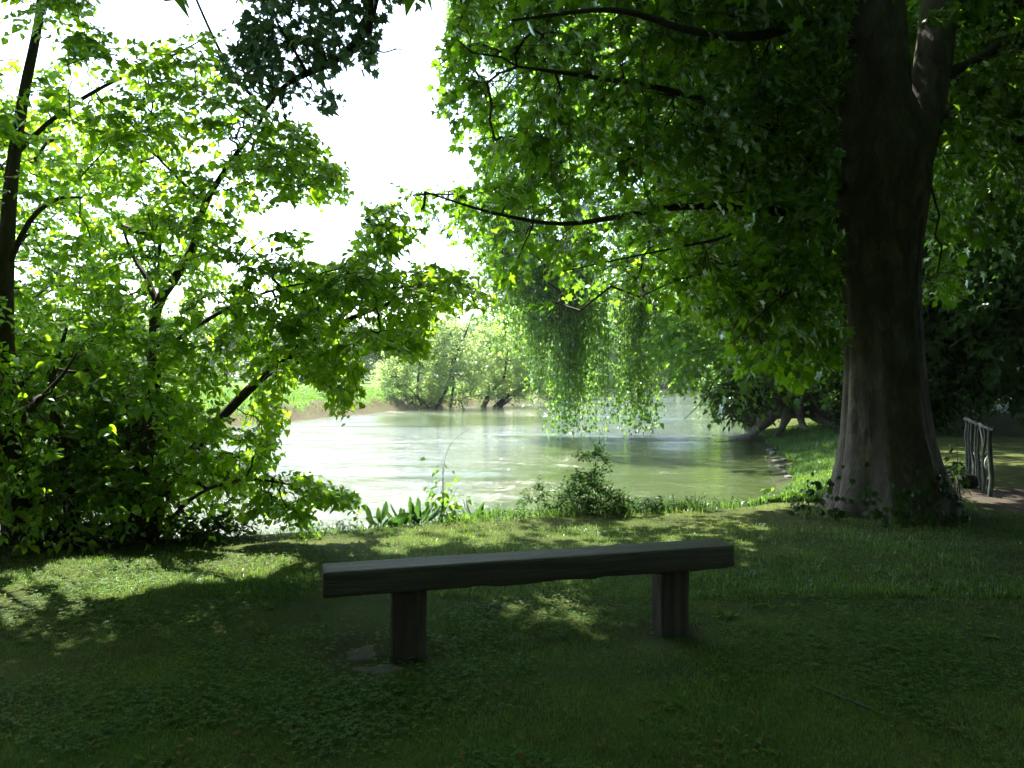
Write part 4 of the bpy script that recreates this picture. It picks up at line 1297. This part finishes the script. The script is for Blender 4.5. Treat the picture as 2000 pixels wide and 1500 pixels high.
# flat concrete footing at the left leg
def slab(name, label, cat, c, sx, sy, sz, rz, mat, parent=None, group=None, n=9, pieces=None):
    a = np.linspace(0, 2 * np.pi, 14, endpoint=False)
    r = 1 + .34 * rng.uniform(-1, 1, 14)
    rows = [(1.0, 0), (1.02, .55), (.93, .9), (.6, 1.0)]
    V = []
    for s_, h_ in rows:
        for i in range(14):
            x, y = math.cos(a[i]) * sx * r[i] * s_, math.sin(a[i]) * sy * r[i] * s_
            V.append((x, y, sz * h_ + rng.uniform(-.08, .08) * sz))
    V.append((0, 0, sz * 1.02))
    T = []
    for k_ in range(3):
        for i in range(14):
            j = (i + 1) % 14
            T += [[k_ * 14 + i, k_ * 14 + j, k_ * 14 + 14 + j], [k_ * 14 + i, k_ * 14 + 14 + j, k_ * 14 + 14 + i]]
    for i in range(14):
        T.append([42 + i, 42 + (i + 1) % 14, 56])
    V = np.array(V)
    ca, sa = math.cos(rz), math.sin(rz)
    V[:, :2] = V[:, :2] @ np.array([[ca, sa], [-sa, ca]])
    o = link(name, make_mesh(name, V, T, mat, None, False), parent, c)
    if label:
        tag(o, label, cat, group)
    return o
slab('footing_slab', 'worn pale concrete footing at the left leg of the bench', 'slab', (-.76, 4.32, -.041), .15, .12, .045, .3, M['slab'])
slab('footing_slab', 'small half buried concrete piece in front of the left bench leg', 'slab', (-.70, 4.08, -.033), .13, .07, .035, .2, M['slab'])
slab('footing_slab', 'low stone patch at the left side of the right bench leg', 'slab', (.76, 4.62, -.037), .08, .07, .035, .2, M['slab'])

# ------------------------------------------------------------------ rustic stick fence
FA, FB = P(1888, 930, 11.4), P(1934, 972, 9.9)
FA[2] = FB[2] = 0
fence = thing('stick_fence', 'rustic fence of bare upright sticks with a pale loop, right of the plane', 'fence', FA)
def rod(name, pts, r0_, r1_, parent, mat, n=14, wob=.012, sides=7):
    p_ = smooth_path(pts, n)
    p_ = p_ + np.stack([(noise(p_ + 3.3 * c_, 6) - .5) * wob * 2 for c_ in range(3)], -1)
    m_ = MB()
    t = np.linspace(0, 1, n)
    rr = (r0_ + (r1_ - r0_) * t) * (.85 + .3 * noise(p_, 14))
    m_.tubes(p_[None], rr[None], sides)
    return m_.build(name, mat, parent, True)
def fp(t, z, off=0.0):
    p = FA + (FB - FA) * t
    n_ = norm(np.array([-(FB - FA)[1], (FB - FA)[0], 0]))
    return p + n_ * off + np.array([0, 0, z])
ZT = .86
rod('post', [fp(1.0, -.1), fp(1.0, .3, .02), fp(1.01, .6), fp(.99, ZT + .0)], .032, .026, fence, M['stick'], 18, .02)
rod('post', [fp(0.0, -.1), fp(0.0, .4), fp(0.02, ZT + .06)], .03, .024, fence, M['stick'], 18, .02)
rod('rail', [fp(-.08, ZT + .04), fp(.3, ZT), fp(.6, ZT + .01), fp(1.0, ZT - .03), fp(1.12, ZT + .03)], .024, .018, fence, M['stick'], 18, .02)
for t0_, t1_, zb in ((.12, .16, .02), (.25, .36, 0), (.40, .46, .1), (.52, .58, 0), (.66, .78, 0), (.80, .72, .05)):
    rod('stick', [fp(t0_, ZT + .03), fp((t0_ + t1_) / 2 + rng.uniform(-.03, .03), .5), fp(t1_, zb)], .016, .019, fence, M['stick'], 16, .02)
rod('brace', [fp(0.02, ZT - .03), fp(-.2, .45, .12), fp(-.42, .05, .2)], .017, .02, fence, M['stick'])
for a_, b_, z1, z2 in ((.1, .55, .50, .36), (.4, .9, .50, .32), (.2, .5, .32, .52), (.55, .85, .42, .56), (.5, .95, .30, .20), (.12, .6, .10, .14)):
    rod('cross_twig', [fp(a_, z1, .02), fp((a_ + b_) / 2, (z1 + z2) / 2 - .03, .03), fp(b_, z2, .02)], .011, .009, fence, M['stick'])
rod('side_twig', [fp(1.0, .22), fp(.9, .20), fp(.86, .1), fp(.84, 0)], .012, .009, fence, M['stick'])
aa = np.linspace(0, 5.4, 12)
rod('loop', [fp(.84, .40, .03) + np.array([.055 * math.cos(x), .02 * math.cos(x), .075 * math.sin(x)]) for x in aa + 1.2], .013, .013, fence, M['rope'], 26, .004)
lg = thing('cut_log', 'short cut log lying behind the stick fence', 'log', (6.15, 10.75, .09))
mbl = MB()
limb_tube(mbl, np.linspace((6.02, 10.72, .09), (6.28, 10.78, .09), 10), .095, .09, 14, rough=.08)
mbl.build('bark', M['bark'], lg, True)
mbl = MB()
mbl.tubes(np.linspace((6.012, 10.718, .09), (6.019, 10.72, .09), 2)[None], np.array([[.083, .085]]), 14)
mbl.build('cut_face', M['cut'], lg)

# ------------------------------------------------------------------ stones on the bank
stones = [(1524, 915), (1538, 922), (1549, 912), (1556, 926), (1566, 918), (1574, 908), (1583, 915), (1516, 900), (1590, 905), (1543, 935), (1509, 885), (1503, 868), (1562, 938), (1530, 900)]
for i, (px, py) in enumerate(stones):
    d = 12.8
    for _ in range(30):
        g = P(px, py, d)
        d += (float(gz(g[0], g[1])) < g[2]) * .25 - (float(gz(g[0], g[1])) >= g[2]) * .12
    g = P(px, py, d)
    s_ = rng.uniform(.05, .10)
    slab('bank_stone', 'pale stone half sunk in the grassy bank left of the plane', 'stone', (g[0], g[1], float(gz(g[0], g[1])) - .02), s_ * 1.3, s_, s_ * .7, rng.uniform(0, 3), M['stone'], None, 'stones on the bank')

# fallen stick on the lawn
fs = thing('fallen_stick', 'thin pale stick lying in the grass at the lower right', 'stick', (1.35, 3.8, .02))
rod('stem', [P(1590, 1340, 3.85), P(1640, 1362, 3.72), P(1705, 1386, 3.58)], .006, .005, fs, M['stick'], 14, .01)
rod('side_twig', [P(1640, 1362, 3.72), P(1655, 1352, 3.78), P(1662, 1340, 3.84)], .003, .002, fs, M['stick'], 8, .004)

# ------------------------------------------------------------------ thin summer haze over the valley
def haze_box():
    x0, x1, y0, y1, z0, z1 = -650, 650, -70, 1600, -3.0, 34.0
    V = [(x, y, z) for z in (z0, z1) for y in (y0, y1) for x in (x0, x1)]
    T = [[0, 2, 3], [0, 3, 1], [4, 5, 7], [4, 7, 6], [0, 1, 5], [0, 5, 4], [2, 6, 7], [2, 7, 3], [0, 4, 6], [0, 6, 2], [1, 3, 7], [1, 7, 5]]
    m, n, out = newmat('haze_air')
    v = n.nodes.new('ShaderNodeVolumePrincipled')
    v.inputs['Color'].default_value = (0.93, 0.96, 1.0, 1)
    v.inputs['Density'].default_value = HAZE
    v.inputs['Anisotropy'].default_value = 0.35
    n.links.new(v.outputs[0], out.inputs['Volume'])
    return link('haze', make_mesh('haze', V, T, m), kind='stuff')
HAZE = 0.00025
haze_box()

# ------------------------------------------------------------------ plants along the edge of the lawn
def on_ground(px, d):
    x = (px - 1000) / F * d
    return np.array([x, d, float(gz(x, d))])
def sapling(label, px, d, hpx, nst, nleaf, leaf, mat, tpl, lean=(0, 0), spr=.11, cat='sapling', name='sapling', single='leaf', group=None):
    b = on_ground(px, d)
    t = thing(name, label, cat, b, group)
    h = hpx * d / F
    ls = []
    mb = MB()
    for i in range(nst):
        top = b + np.array([lean[0] + rng.normal(0, .08), lean[1] + rng.normal(0, .06), h * (1 if i == 0 else rng.uniform(.5, .85))])
        p_ = smooth_path([b + rng.normal(0, .02, 3) * np.array([1, 1, 0]), b * .5 + top * .5 + rng.normal(0, .02, 3), top], 14)
        limb_tube(mb, p_, .006, .002, 5)
        ls.append(p_)
    mb.build('stem', M['twig'], t)
    ls = np.array(ls)
    k_ = rng.integers(0, nst, nleaf)
    f_ = rng.uniform(.22, 1, nleaf) * 12.9
    i_ = f_.astype(int)
    pos = ls[k_, i_] * (1 - (f_ - i_))[:, None] + ls[k_, i_ + 1] * (f_ - i_)[:, None]
    a = rng.uniform(0, 6.28, nleaf)
    out = np.stack([np.cos(a), np.sin(a) * .8, rng.normal(-.1, .3, nleaf)], -1)
    sz = rng.uniform(*leaf, nleaf)
    pos = pos + out * rng.uniform(.02, spr, nleaf)[:, None]
    crown(t, [(pos, norm(out + np.array([0, 0, -.5])), norm(np.array([0, -.3, 1.0]) + rng.normal(0, .4, out.shape)), sz)], mat, tpl, 290, 'foliage', single, gap=False)
    return t
sapling('slim young lime sapling with bright leaves at the water edge', 858, 8.35, 128, 5, 120, (.035, .075), M['weed'], LIME, (.05, 0), .24)
sapling('small leafy sapling among the tall grass left of the plane', 1497, 9.9, 45, 3, 22, (.05, .09), M['weed'], OVAL, (.04, 0))
sapling('bright nettle patch at the foot of the plane on the bank', 1560, 9.6, 26, 12, 140, (.05, .10), M['weed'], OVAL, (.0, 0), cat='weed', name='nettle_patch')
sapling('low leafy weed under the tip of the lime branch', 600, 7.35, 42, 6, 60, (.03, .06), M['weed'], OVAL, (0, 0), cat='weed', name='low_weed')
sapling('dark weed at the right foot of the plane', 1872, 9.6, 120, 6, 80, (.05, .10), M['ivy'], OVAL, (0, 0), cat='weed', name='tall_weed')
# arching bare stalk
stk = thing('bare_stalk', 'long thin bare stalk arching up beside the lime sapling', 'stalk', on_ground(862, 8.4))
rod('stem', [on_ground(862, 8.4), P(866, 920, 8.4), P(878, 870, 8.4), P(905, 845, 8.4), P(918, 838, 8.4)], .004, .0015, stk, M['twig'], 20, .004, 4)

def rosette(label, px, d, hpx, n, wide, spread=.8, mat='dock'):
    """upright broad dock leaves, every leaf an object"""
    b = on_ground(px, d)
    t = thing('dock_plant', label, 'weed', b, 'broad leaved dock plants on the bank')
    h = hpx * d / F
    var = []
    for v_ in range(5):
        m = 9
        yy = np.linspace(0, 1, m)
        wd = wide * np.sin(np.pi * np.clip((yy - .25) / .78, 0, 1)) ** .7 + .012
        V, T = [], []
        be = rng.uniform(.15, .55)
        for i in range(m):
            z_ = -be * yy[i] ** 2.2
            for s_ in (-1, 0, 1):
                V.append((s_ * wd[i] * (1 + .15 * math.sin(7 * yy[i] + v_)), yy[i], z_ + .35 * abs(s_) * wd[i]))
        for i in range(m - 1):
            for s_ in (0, 1):
                a = i * 3 + s_
                T += [[a, a + 1, a + 4], [a, a + 4, a + 3]]
        var.append(make_mesh('leaf', np.array(V), T, M[mat], np.full(len(V), v_ / 5), True))
    from mathutils import Matrix
    for i in range(n):
        a = rng.uniform(0, 6.28)
        el = rng.uniform(.45, 1.4)
        d_ = np.array([math.cos(a) * math.cos(el) * spread * 2, math.sin(a) * math.cos(el) * spread, math.sin(el)])
        d_ = norm(d_)
        s_ = norm(np.cross(d_, np.array([math.cos(a), math.sin(a), .3])))
        n2 = np.cross(s_, d_)
        z = h * rng.uniform(.4, 1.1)
        o = bpy.data.objects.new('leaf', var[i % 5])
        COL.objects.link(o)
        o.parent = t
        p = rng.normal(0, .02, 3) * np.array([1.5, 1, 0])
        o.matrix_local = Matrix(((s_[0] * z, d_[0] * z, n2[0] * z, p[0]), (s_[1] * z, d_[1] * z, n2[1] * z, p[1]), (s_[2] * z, d_[2] * z, n2[2] * z, p[2]), (0, 0, 0, 1)))
rosette('dock plant with two big drooping leaves, leftmost of the bank weeds', 742, 8.0, 50, 11, .13)
rosette('dense dock plant just left of the lime sapling', 812, 8.2, 54, 26, .09, .6)
rosette('narrow dock plant between the dense one and the drooping one', 778, 8.1, 38, 12, .10, .8)
rosette('lone dock plant with upright leaves right of the lime sapling', 932, 8.5, 40, 9, .13, .5)
# round shrub
bs = on_ground(1150, 8.75)
sa = np.concatenate([poly_anchors(130, [(1090, 1000), (1096, 960), (1122, 935), (1150, 918), (1172, 930), (1185, 960), (1215, 968), (1228, 1000)], 8.6, 9.2), poly_anchors(16, [(1015, 990), (1030, 955), (1080, 945), (1100, 990)], 8.6, 9.1), poly_anchors(14, [(1130, 900), (1150, 870), (1190, 880), (1200, 910)], 8.7, 9.0)])
bush('shrub', 'round small leaved shrub on the bank behind the bench', bs, sa, M['dark'], OVAL, (.02, .04), 9, 4, (.07, .17), 'shrub', None, 290, 9, .5, None, .007, .1)
# weeds hanging under the limes
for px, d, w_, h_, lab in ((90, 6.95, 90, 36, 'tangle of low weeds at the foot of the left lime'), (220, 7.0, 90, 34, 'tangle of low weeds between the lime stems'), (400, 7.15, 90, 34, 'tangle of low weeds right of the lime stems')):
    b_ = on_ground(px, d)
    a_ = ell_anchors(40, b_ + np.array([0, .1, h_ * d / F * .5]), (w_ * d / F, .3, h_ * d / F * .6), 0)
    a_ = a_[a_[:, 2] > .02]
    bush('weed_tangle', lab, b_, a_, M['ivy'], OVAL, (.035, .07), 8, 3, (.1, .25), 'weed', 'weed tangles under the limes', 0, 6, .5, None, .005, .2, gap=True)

# ------------------------------------------------------------------ grass, clover and litter
def blades(n, gen, hgt, wid, name, mat, label=None, lean=.45, segs=2):
    x, y = gen(n)
    ok = ~in_poly(np.stack([x, y], -1), RIVER)
    x, y = x[ok], y[ok]
    z = gz(x, y)
    ok = z > WATER + .04
    x, y, z = x[ok], y[ok], z[ok]
    # keep clear of bench legs and slabs
    h = hgt(x, y) * rng.uniform(.55, 1.25, len(x))
    a = rng.uniform(0, 6.28, len(x))
    la = rng.uniform(0, 6.28, len(x))
    l = np.abs(rng.normal(0, lean, len(x)))
    sx, sy = np.cos(a) * wid, np.sin(a) * wid
    sc_ = np.clip(h / .05, .6, 2.2)
    b = np.stack([x, y, z - .004], -1)
    dx = np.stack([np.cos(la) * l * h, np.sin(la) * l * h, 0 * h], -1)
    sd = np.stack([sx * sc_, sy * sc_, 0 * sx], -1)
    v0, v1 = b - sd, b + sd
    mid = b + dx * .35 + np.array([0, 0, 1]) * (h * .6)[:, None]
    v2, v3 = mid - sd * .7, mid + sd * .7
    v4 = b + dx + np.array([0, 0, 1]) * (h * np.clip(1 - l * .35, .4, 1))[:, None]
    V = np.stack([v0, v1, v2, v3, v4], 1).reshape(-1, 3)
    T = (np.array([[0, 1, 3], [0, 3, 2], [2, 3, 4]])[None] + (np.arange(len(x)) * 5)[:, None, None]).reshape(-1, 3)
    tint = np.clip(.5 + .22 * rng.normal(0, 1, len(x)) + (fbm(np.stack([x, y], -1), 1.5, 2) - .5) * 1.2, 0, 1)
    o = link(name, make_mesh(name, V, T, M[mat], np.repeat(tint, 5)), kind='stuff')
    if label:
        tag(o, label, 'grass')
    return o
def in_view(n, d0, d1, pw=1.0):
    d = d0 + (d1 - d0) * rng.uniform(0, 1, n) ** pw
    return rng.uniform(-.70, .70, n) * d, d
def lawn_gen(n):
    # even over pixels rather than over metres, thinned by noise
    py = rng.uniform(985, 1560, n)
    d = CAMZ * F / (py - HOR) * rng.uniform(.97, 1.03, n)
    x = rng.uniform(-.70, .70, n) * d
    nn = fbm(np.stack([x, d], -1), 1.1, 3)
    bare = (np.hypot(x + .66, d - 4.2) < .30) | (np.hypot(x - .86, d - 4.60) < .27)
    ok = (rng.uniform(0, 1, n) < np.clip((nn - .2) * 2.6, .25, 1)) & (~bare | (rng.uniform(0, 1, n) < .25)) & ~((x > 5.3) & (np.abs(d - 9.6) < .9))
    return x[ok], d[ok]
blades(330000, lawn_gen, lambda x, y: .013 + .034 * fbm(np.stack([x, y], -1), 1.7, 3) ** 1.6, .0016, 'lawn_grass', 'grass', 'short mown grass of the shaded lawn around the bench', .6)
def edge_gen(n):
    t = rng.uniform(0, 1, n)
    x = -5 + 9.6 * t
    line = np.array(NEAR)
    yl = np.interp(x, line[:12, 0], line[:12, 1])
    y = yl - .25 - np.abs(rng.normal(0, .28, n)) - .3 * rng.uniform(0, 1, n)
    ok = rng.uniform(0, 1, n) < np.clip(.15 + (x + 1.2) * .5, .22, 1) * np.clip((fbm(np.stack([x, y], -1), 2.2, 2) - .25) * 3, .1, 1)
    return x[ok], y[ok]
blades(46000, edge_gen, lambda x, y: .05 + .15 * np.clip(fbm(np.stack([x, y], -1), 2.4, 3) * 1.5 - .3, 0, 1) * np.clip(.5 + (x + 2) * .25, .4, 1.1), .0022, 'tall_grass', 'grass', 'tall uncut grass along the edge of the bank', .45)
def bank_gen(n):
    t = rng.uniform(0, 1, n)
    y = 9.5 + 17 * t ** 1.3
    line = np.array(NEAR)
    xl = np.interp(y, line[7:13, 1], line[7:13, 0])
    x = xl + .02 + np.abs(rng.normal(0, .8, n))
    return x, y
blades(80000, bank_gen, lambda x, y: .05 + .12 * fbm(np.stack([x, y], -1), 1.3, 3), .004, 'bank_grass', 'grass', 'rough grass on the river bank between the two big trees', .5)
def crest_gen(n):
    x, d = lawn_gen(n * 3)
    ok = HOR + CAMZ * F / d < 1170
    return x[ok], d[ok]
blades(70000, crest_gen, lambda x, y: .025 + .05 * fbm(np.stack([x, y], -1), 2.2, 3) ** 1.5, .0024, 'crest_grass', 'grass', 'grass on the sunny crest of the lawn behind the bench', .6)
def dry_gen(n):
    x, d = lawn_gen(n)
    py = HOR + CAMZ * F / d
    ok = (py < 1180) & (rng.uniform(0, 1, len(x)) < np.clip((fbm(np.stack([x * .6, d], -1), 2.0, 3) - .42) * 5, 0, 1))
    return x[ok], d[ok]
blades(60000, dry_gen, lambda x, y: .02 + 0 * x, .0017, 'dry_grass', 'dry', 'dry yellow moss and grass patches along the lawn edge', .9)
def far_gen(n):
    py = rng.uniform(748, 800, n)
    d = rng.uniform(30, 75, n)
    return rng.uniform(-.66, .02, n) * d, d
def meadow_gen(n):
    x, y = far_gen(n)
    z, fr, wt_, dd = terrain(np.stack([x, y], -1))
    ok = fr & (dd > .5) & ~wt_
    return x[ok], y[ok]
blades(60000, meadow_gen, lambda x, y: .10 + .1 * noise(np.stack([x, y], -1), .8), .012, 'meadow_grass', 'meadow_grass', 'sunlit bright grass of the meadow across the river', .4)

# tangle of small weeds along the water edge
def edge_weeds(n):
    x, y = edge_gen(n)
    nn = np.clip(fbm(np.stack([x, y], -1) + 7, 1.8, 3) * 1.8 - .45, 0, 1)
    z0 = gz(x, y)
    ok = (z0 > -.25) & (rng.uniform(0, 1, n)[:len(x)] < .25 + nn)
    x, y, z0, nn = x[ok], y[ok], z0[ok], nn[ok]
    h = (.03 + .17 * nn) * rng.uniform(.5, 1.15, len(x))
    top = np.stack([x + rng.normal(0, .03, len(x)), y + rng.normal(0, .03, len(x)), z0 + h], -1)
    mb = MB()
    b = np.stack([x, y, z0 - .01], -1)
    mb.tubes(np.stack([b, b * .5 + top * .5 + rng.normal(0, .006, b.shape), top], 1), np.broadcast_to(np.array([.0016, .0013, .0008]), (len(x), 3)), 3, .3, False)
    for k_ in range(5):
        f_ = rng.uniform(.25, 1, len(x))[:, None]
        a = rng.uniform(0, 6.28, len(x))
        mb.leaves(b * (1 - f_) + top * f_, norm(np.stack([np.cos(a), np.sin(a), rng.normal(.1, .4, len(x))], -1)), norm(np.array([0, 0, 1.0]) + rng.normal(0, .45, (len(x), 3))), rng.uniform(.014, .045, len(x)), OVAL, rng.uniform(0, 1, len(x)))
    tag(mb.build('edge_weeds', M['dock'], None, kind='stuff'), 'tangled small weeds along the edge of the bank', 'weeds')
edge_weeds(9000)
# clover: three round leaflets on a short stalk
def clover(n):
    x, d = lawn_gen(n * 3)
    nn = fbm(np.stack([x, d], -1) + 40, 1.4, 2)
    ok = (nn > .40 + .12 * rng.uniform(0, 1, len(x))) & (d < 7)
    x, d = x[ok][:n], d[ok][:n]
    z = gz(x, d) + rng.uniform(.012, .04, len(x))
    a0 = rng.uniform(0, 6.28, len(x))
    mb = MB()
    tp = (np.array([[0, 0, 0], [.42, .45, .08], [.3, .95, .0], [0, .85, -.06], [-.3, .95, 0], [-.42, .45, .08]]), np.array([[0, 1, 3], [1, 2, 3], [0, 3, 5], [3, 4, 5]]))
    tilt = norm(np.array([0, 0, 1.0]) + rng.normal(0, .25, (len(x), 3)))
    ti = rng.uniform(0, 1, len(x))
    sz = rng.uniform(.007, .017, len(x))
    for k_ in range(3):
        a = a0 + k_ * 2.094
        mb.leaves(np.stack([x, d, z], -1), np.stack([np.cos(a), np.sin(a), 0 * a], -1), tilt, sz, tp, ti)
    tag(mb.build('clover', M['grass'], None, kind='stuff'), 'clover leaves scattered through the shaded lawn', 'clover')
clover(14000)
def broad_weeds(n):
    x, d = lawn_gen(n * 4)
    nn = fbm(np.stack([x, d], -1) + 11, 2.4, 2)
    ok = (nn > .56) & (d < 6.5)
    x, d = x[ok][:n], d[ok][:n]
    z = gz(x, d) + .004
    mb = MB()
    for k_ in range(7):
        a = rng.uniform(0, 6.28, len(x))
        mb.leaves(np.stack([x, d, z], -1), norm(np.stack([np.cos(a), np.sin(a), rng.uniform(.2, 1, len(x))], -1)), norm(np.array([0, 0, 1.0]) + rng.normal(0, .3, (len(x), 3))), rng.uniform(.02, .045, len(x)), OVAL, rng.uniform(0, 1, len(x)))
    tag(mb.build('lawn_weeds', M['grass'], None, kind='stuff'), 'small dandelion and plantain leaves among the lawn grass', 'weeds')
broad_weeds(260)
mb = MB()
x, d = lawn_gen(2200)
x, d = x[:1000], d[:1000]
mb.leaves(np.stack([x, d, gz(x, d) + .022], -1), norm(np.stack([rng.normal(0, 1, len(x)), rng.normal(0, 1, len(x)), rng.normal(0, .2, len(x))], -1)), norm(np.array([0, 0, 1.0]) + rng.normal(0, .3, (len(x), 3))), rng.uniform(.012, .04, len(x)), OVAL, rng.uniform(0, 1, len(x)))
tag(mb.build('leaf_litter', M['dry'], None, kind='stuff'), 'fallen dry leaf bits scattered on the lawn', 'leaf litter')
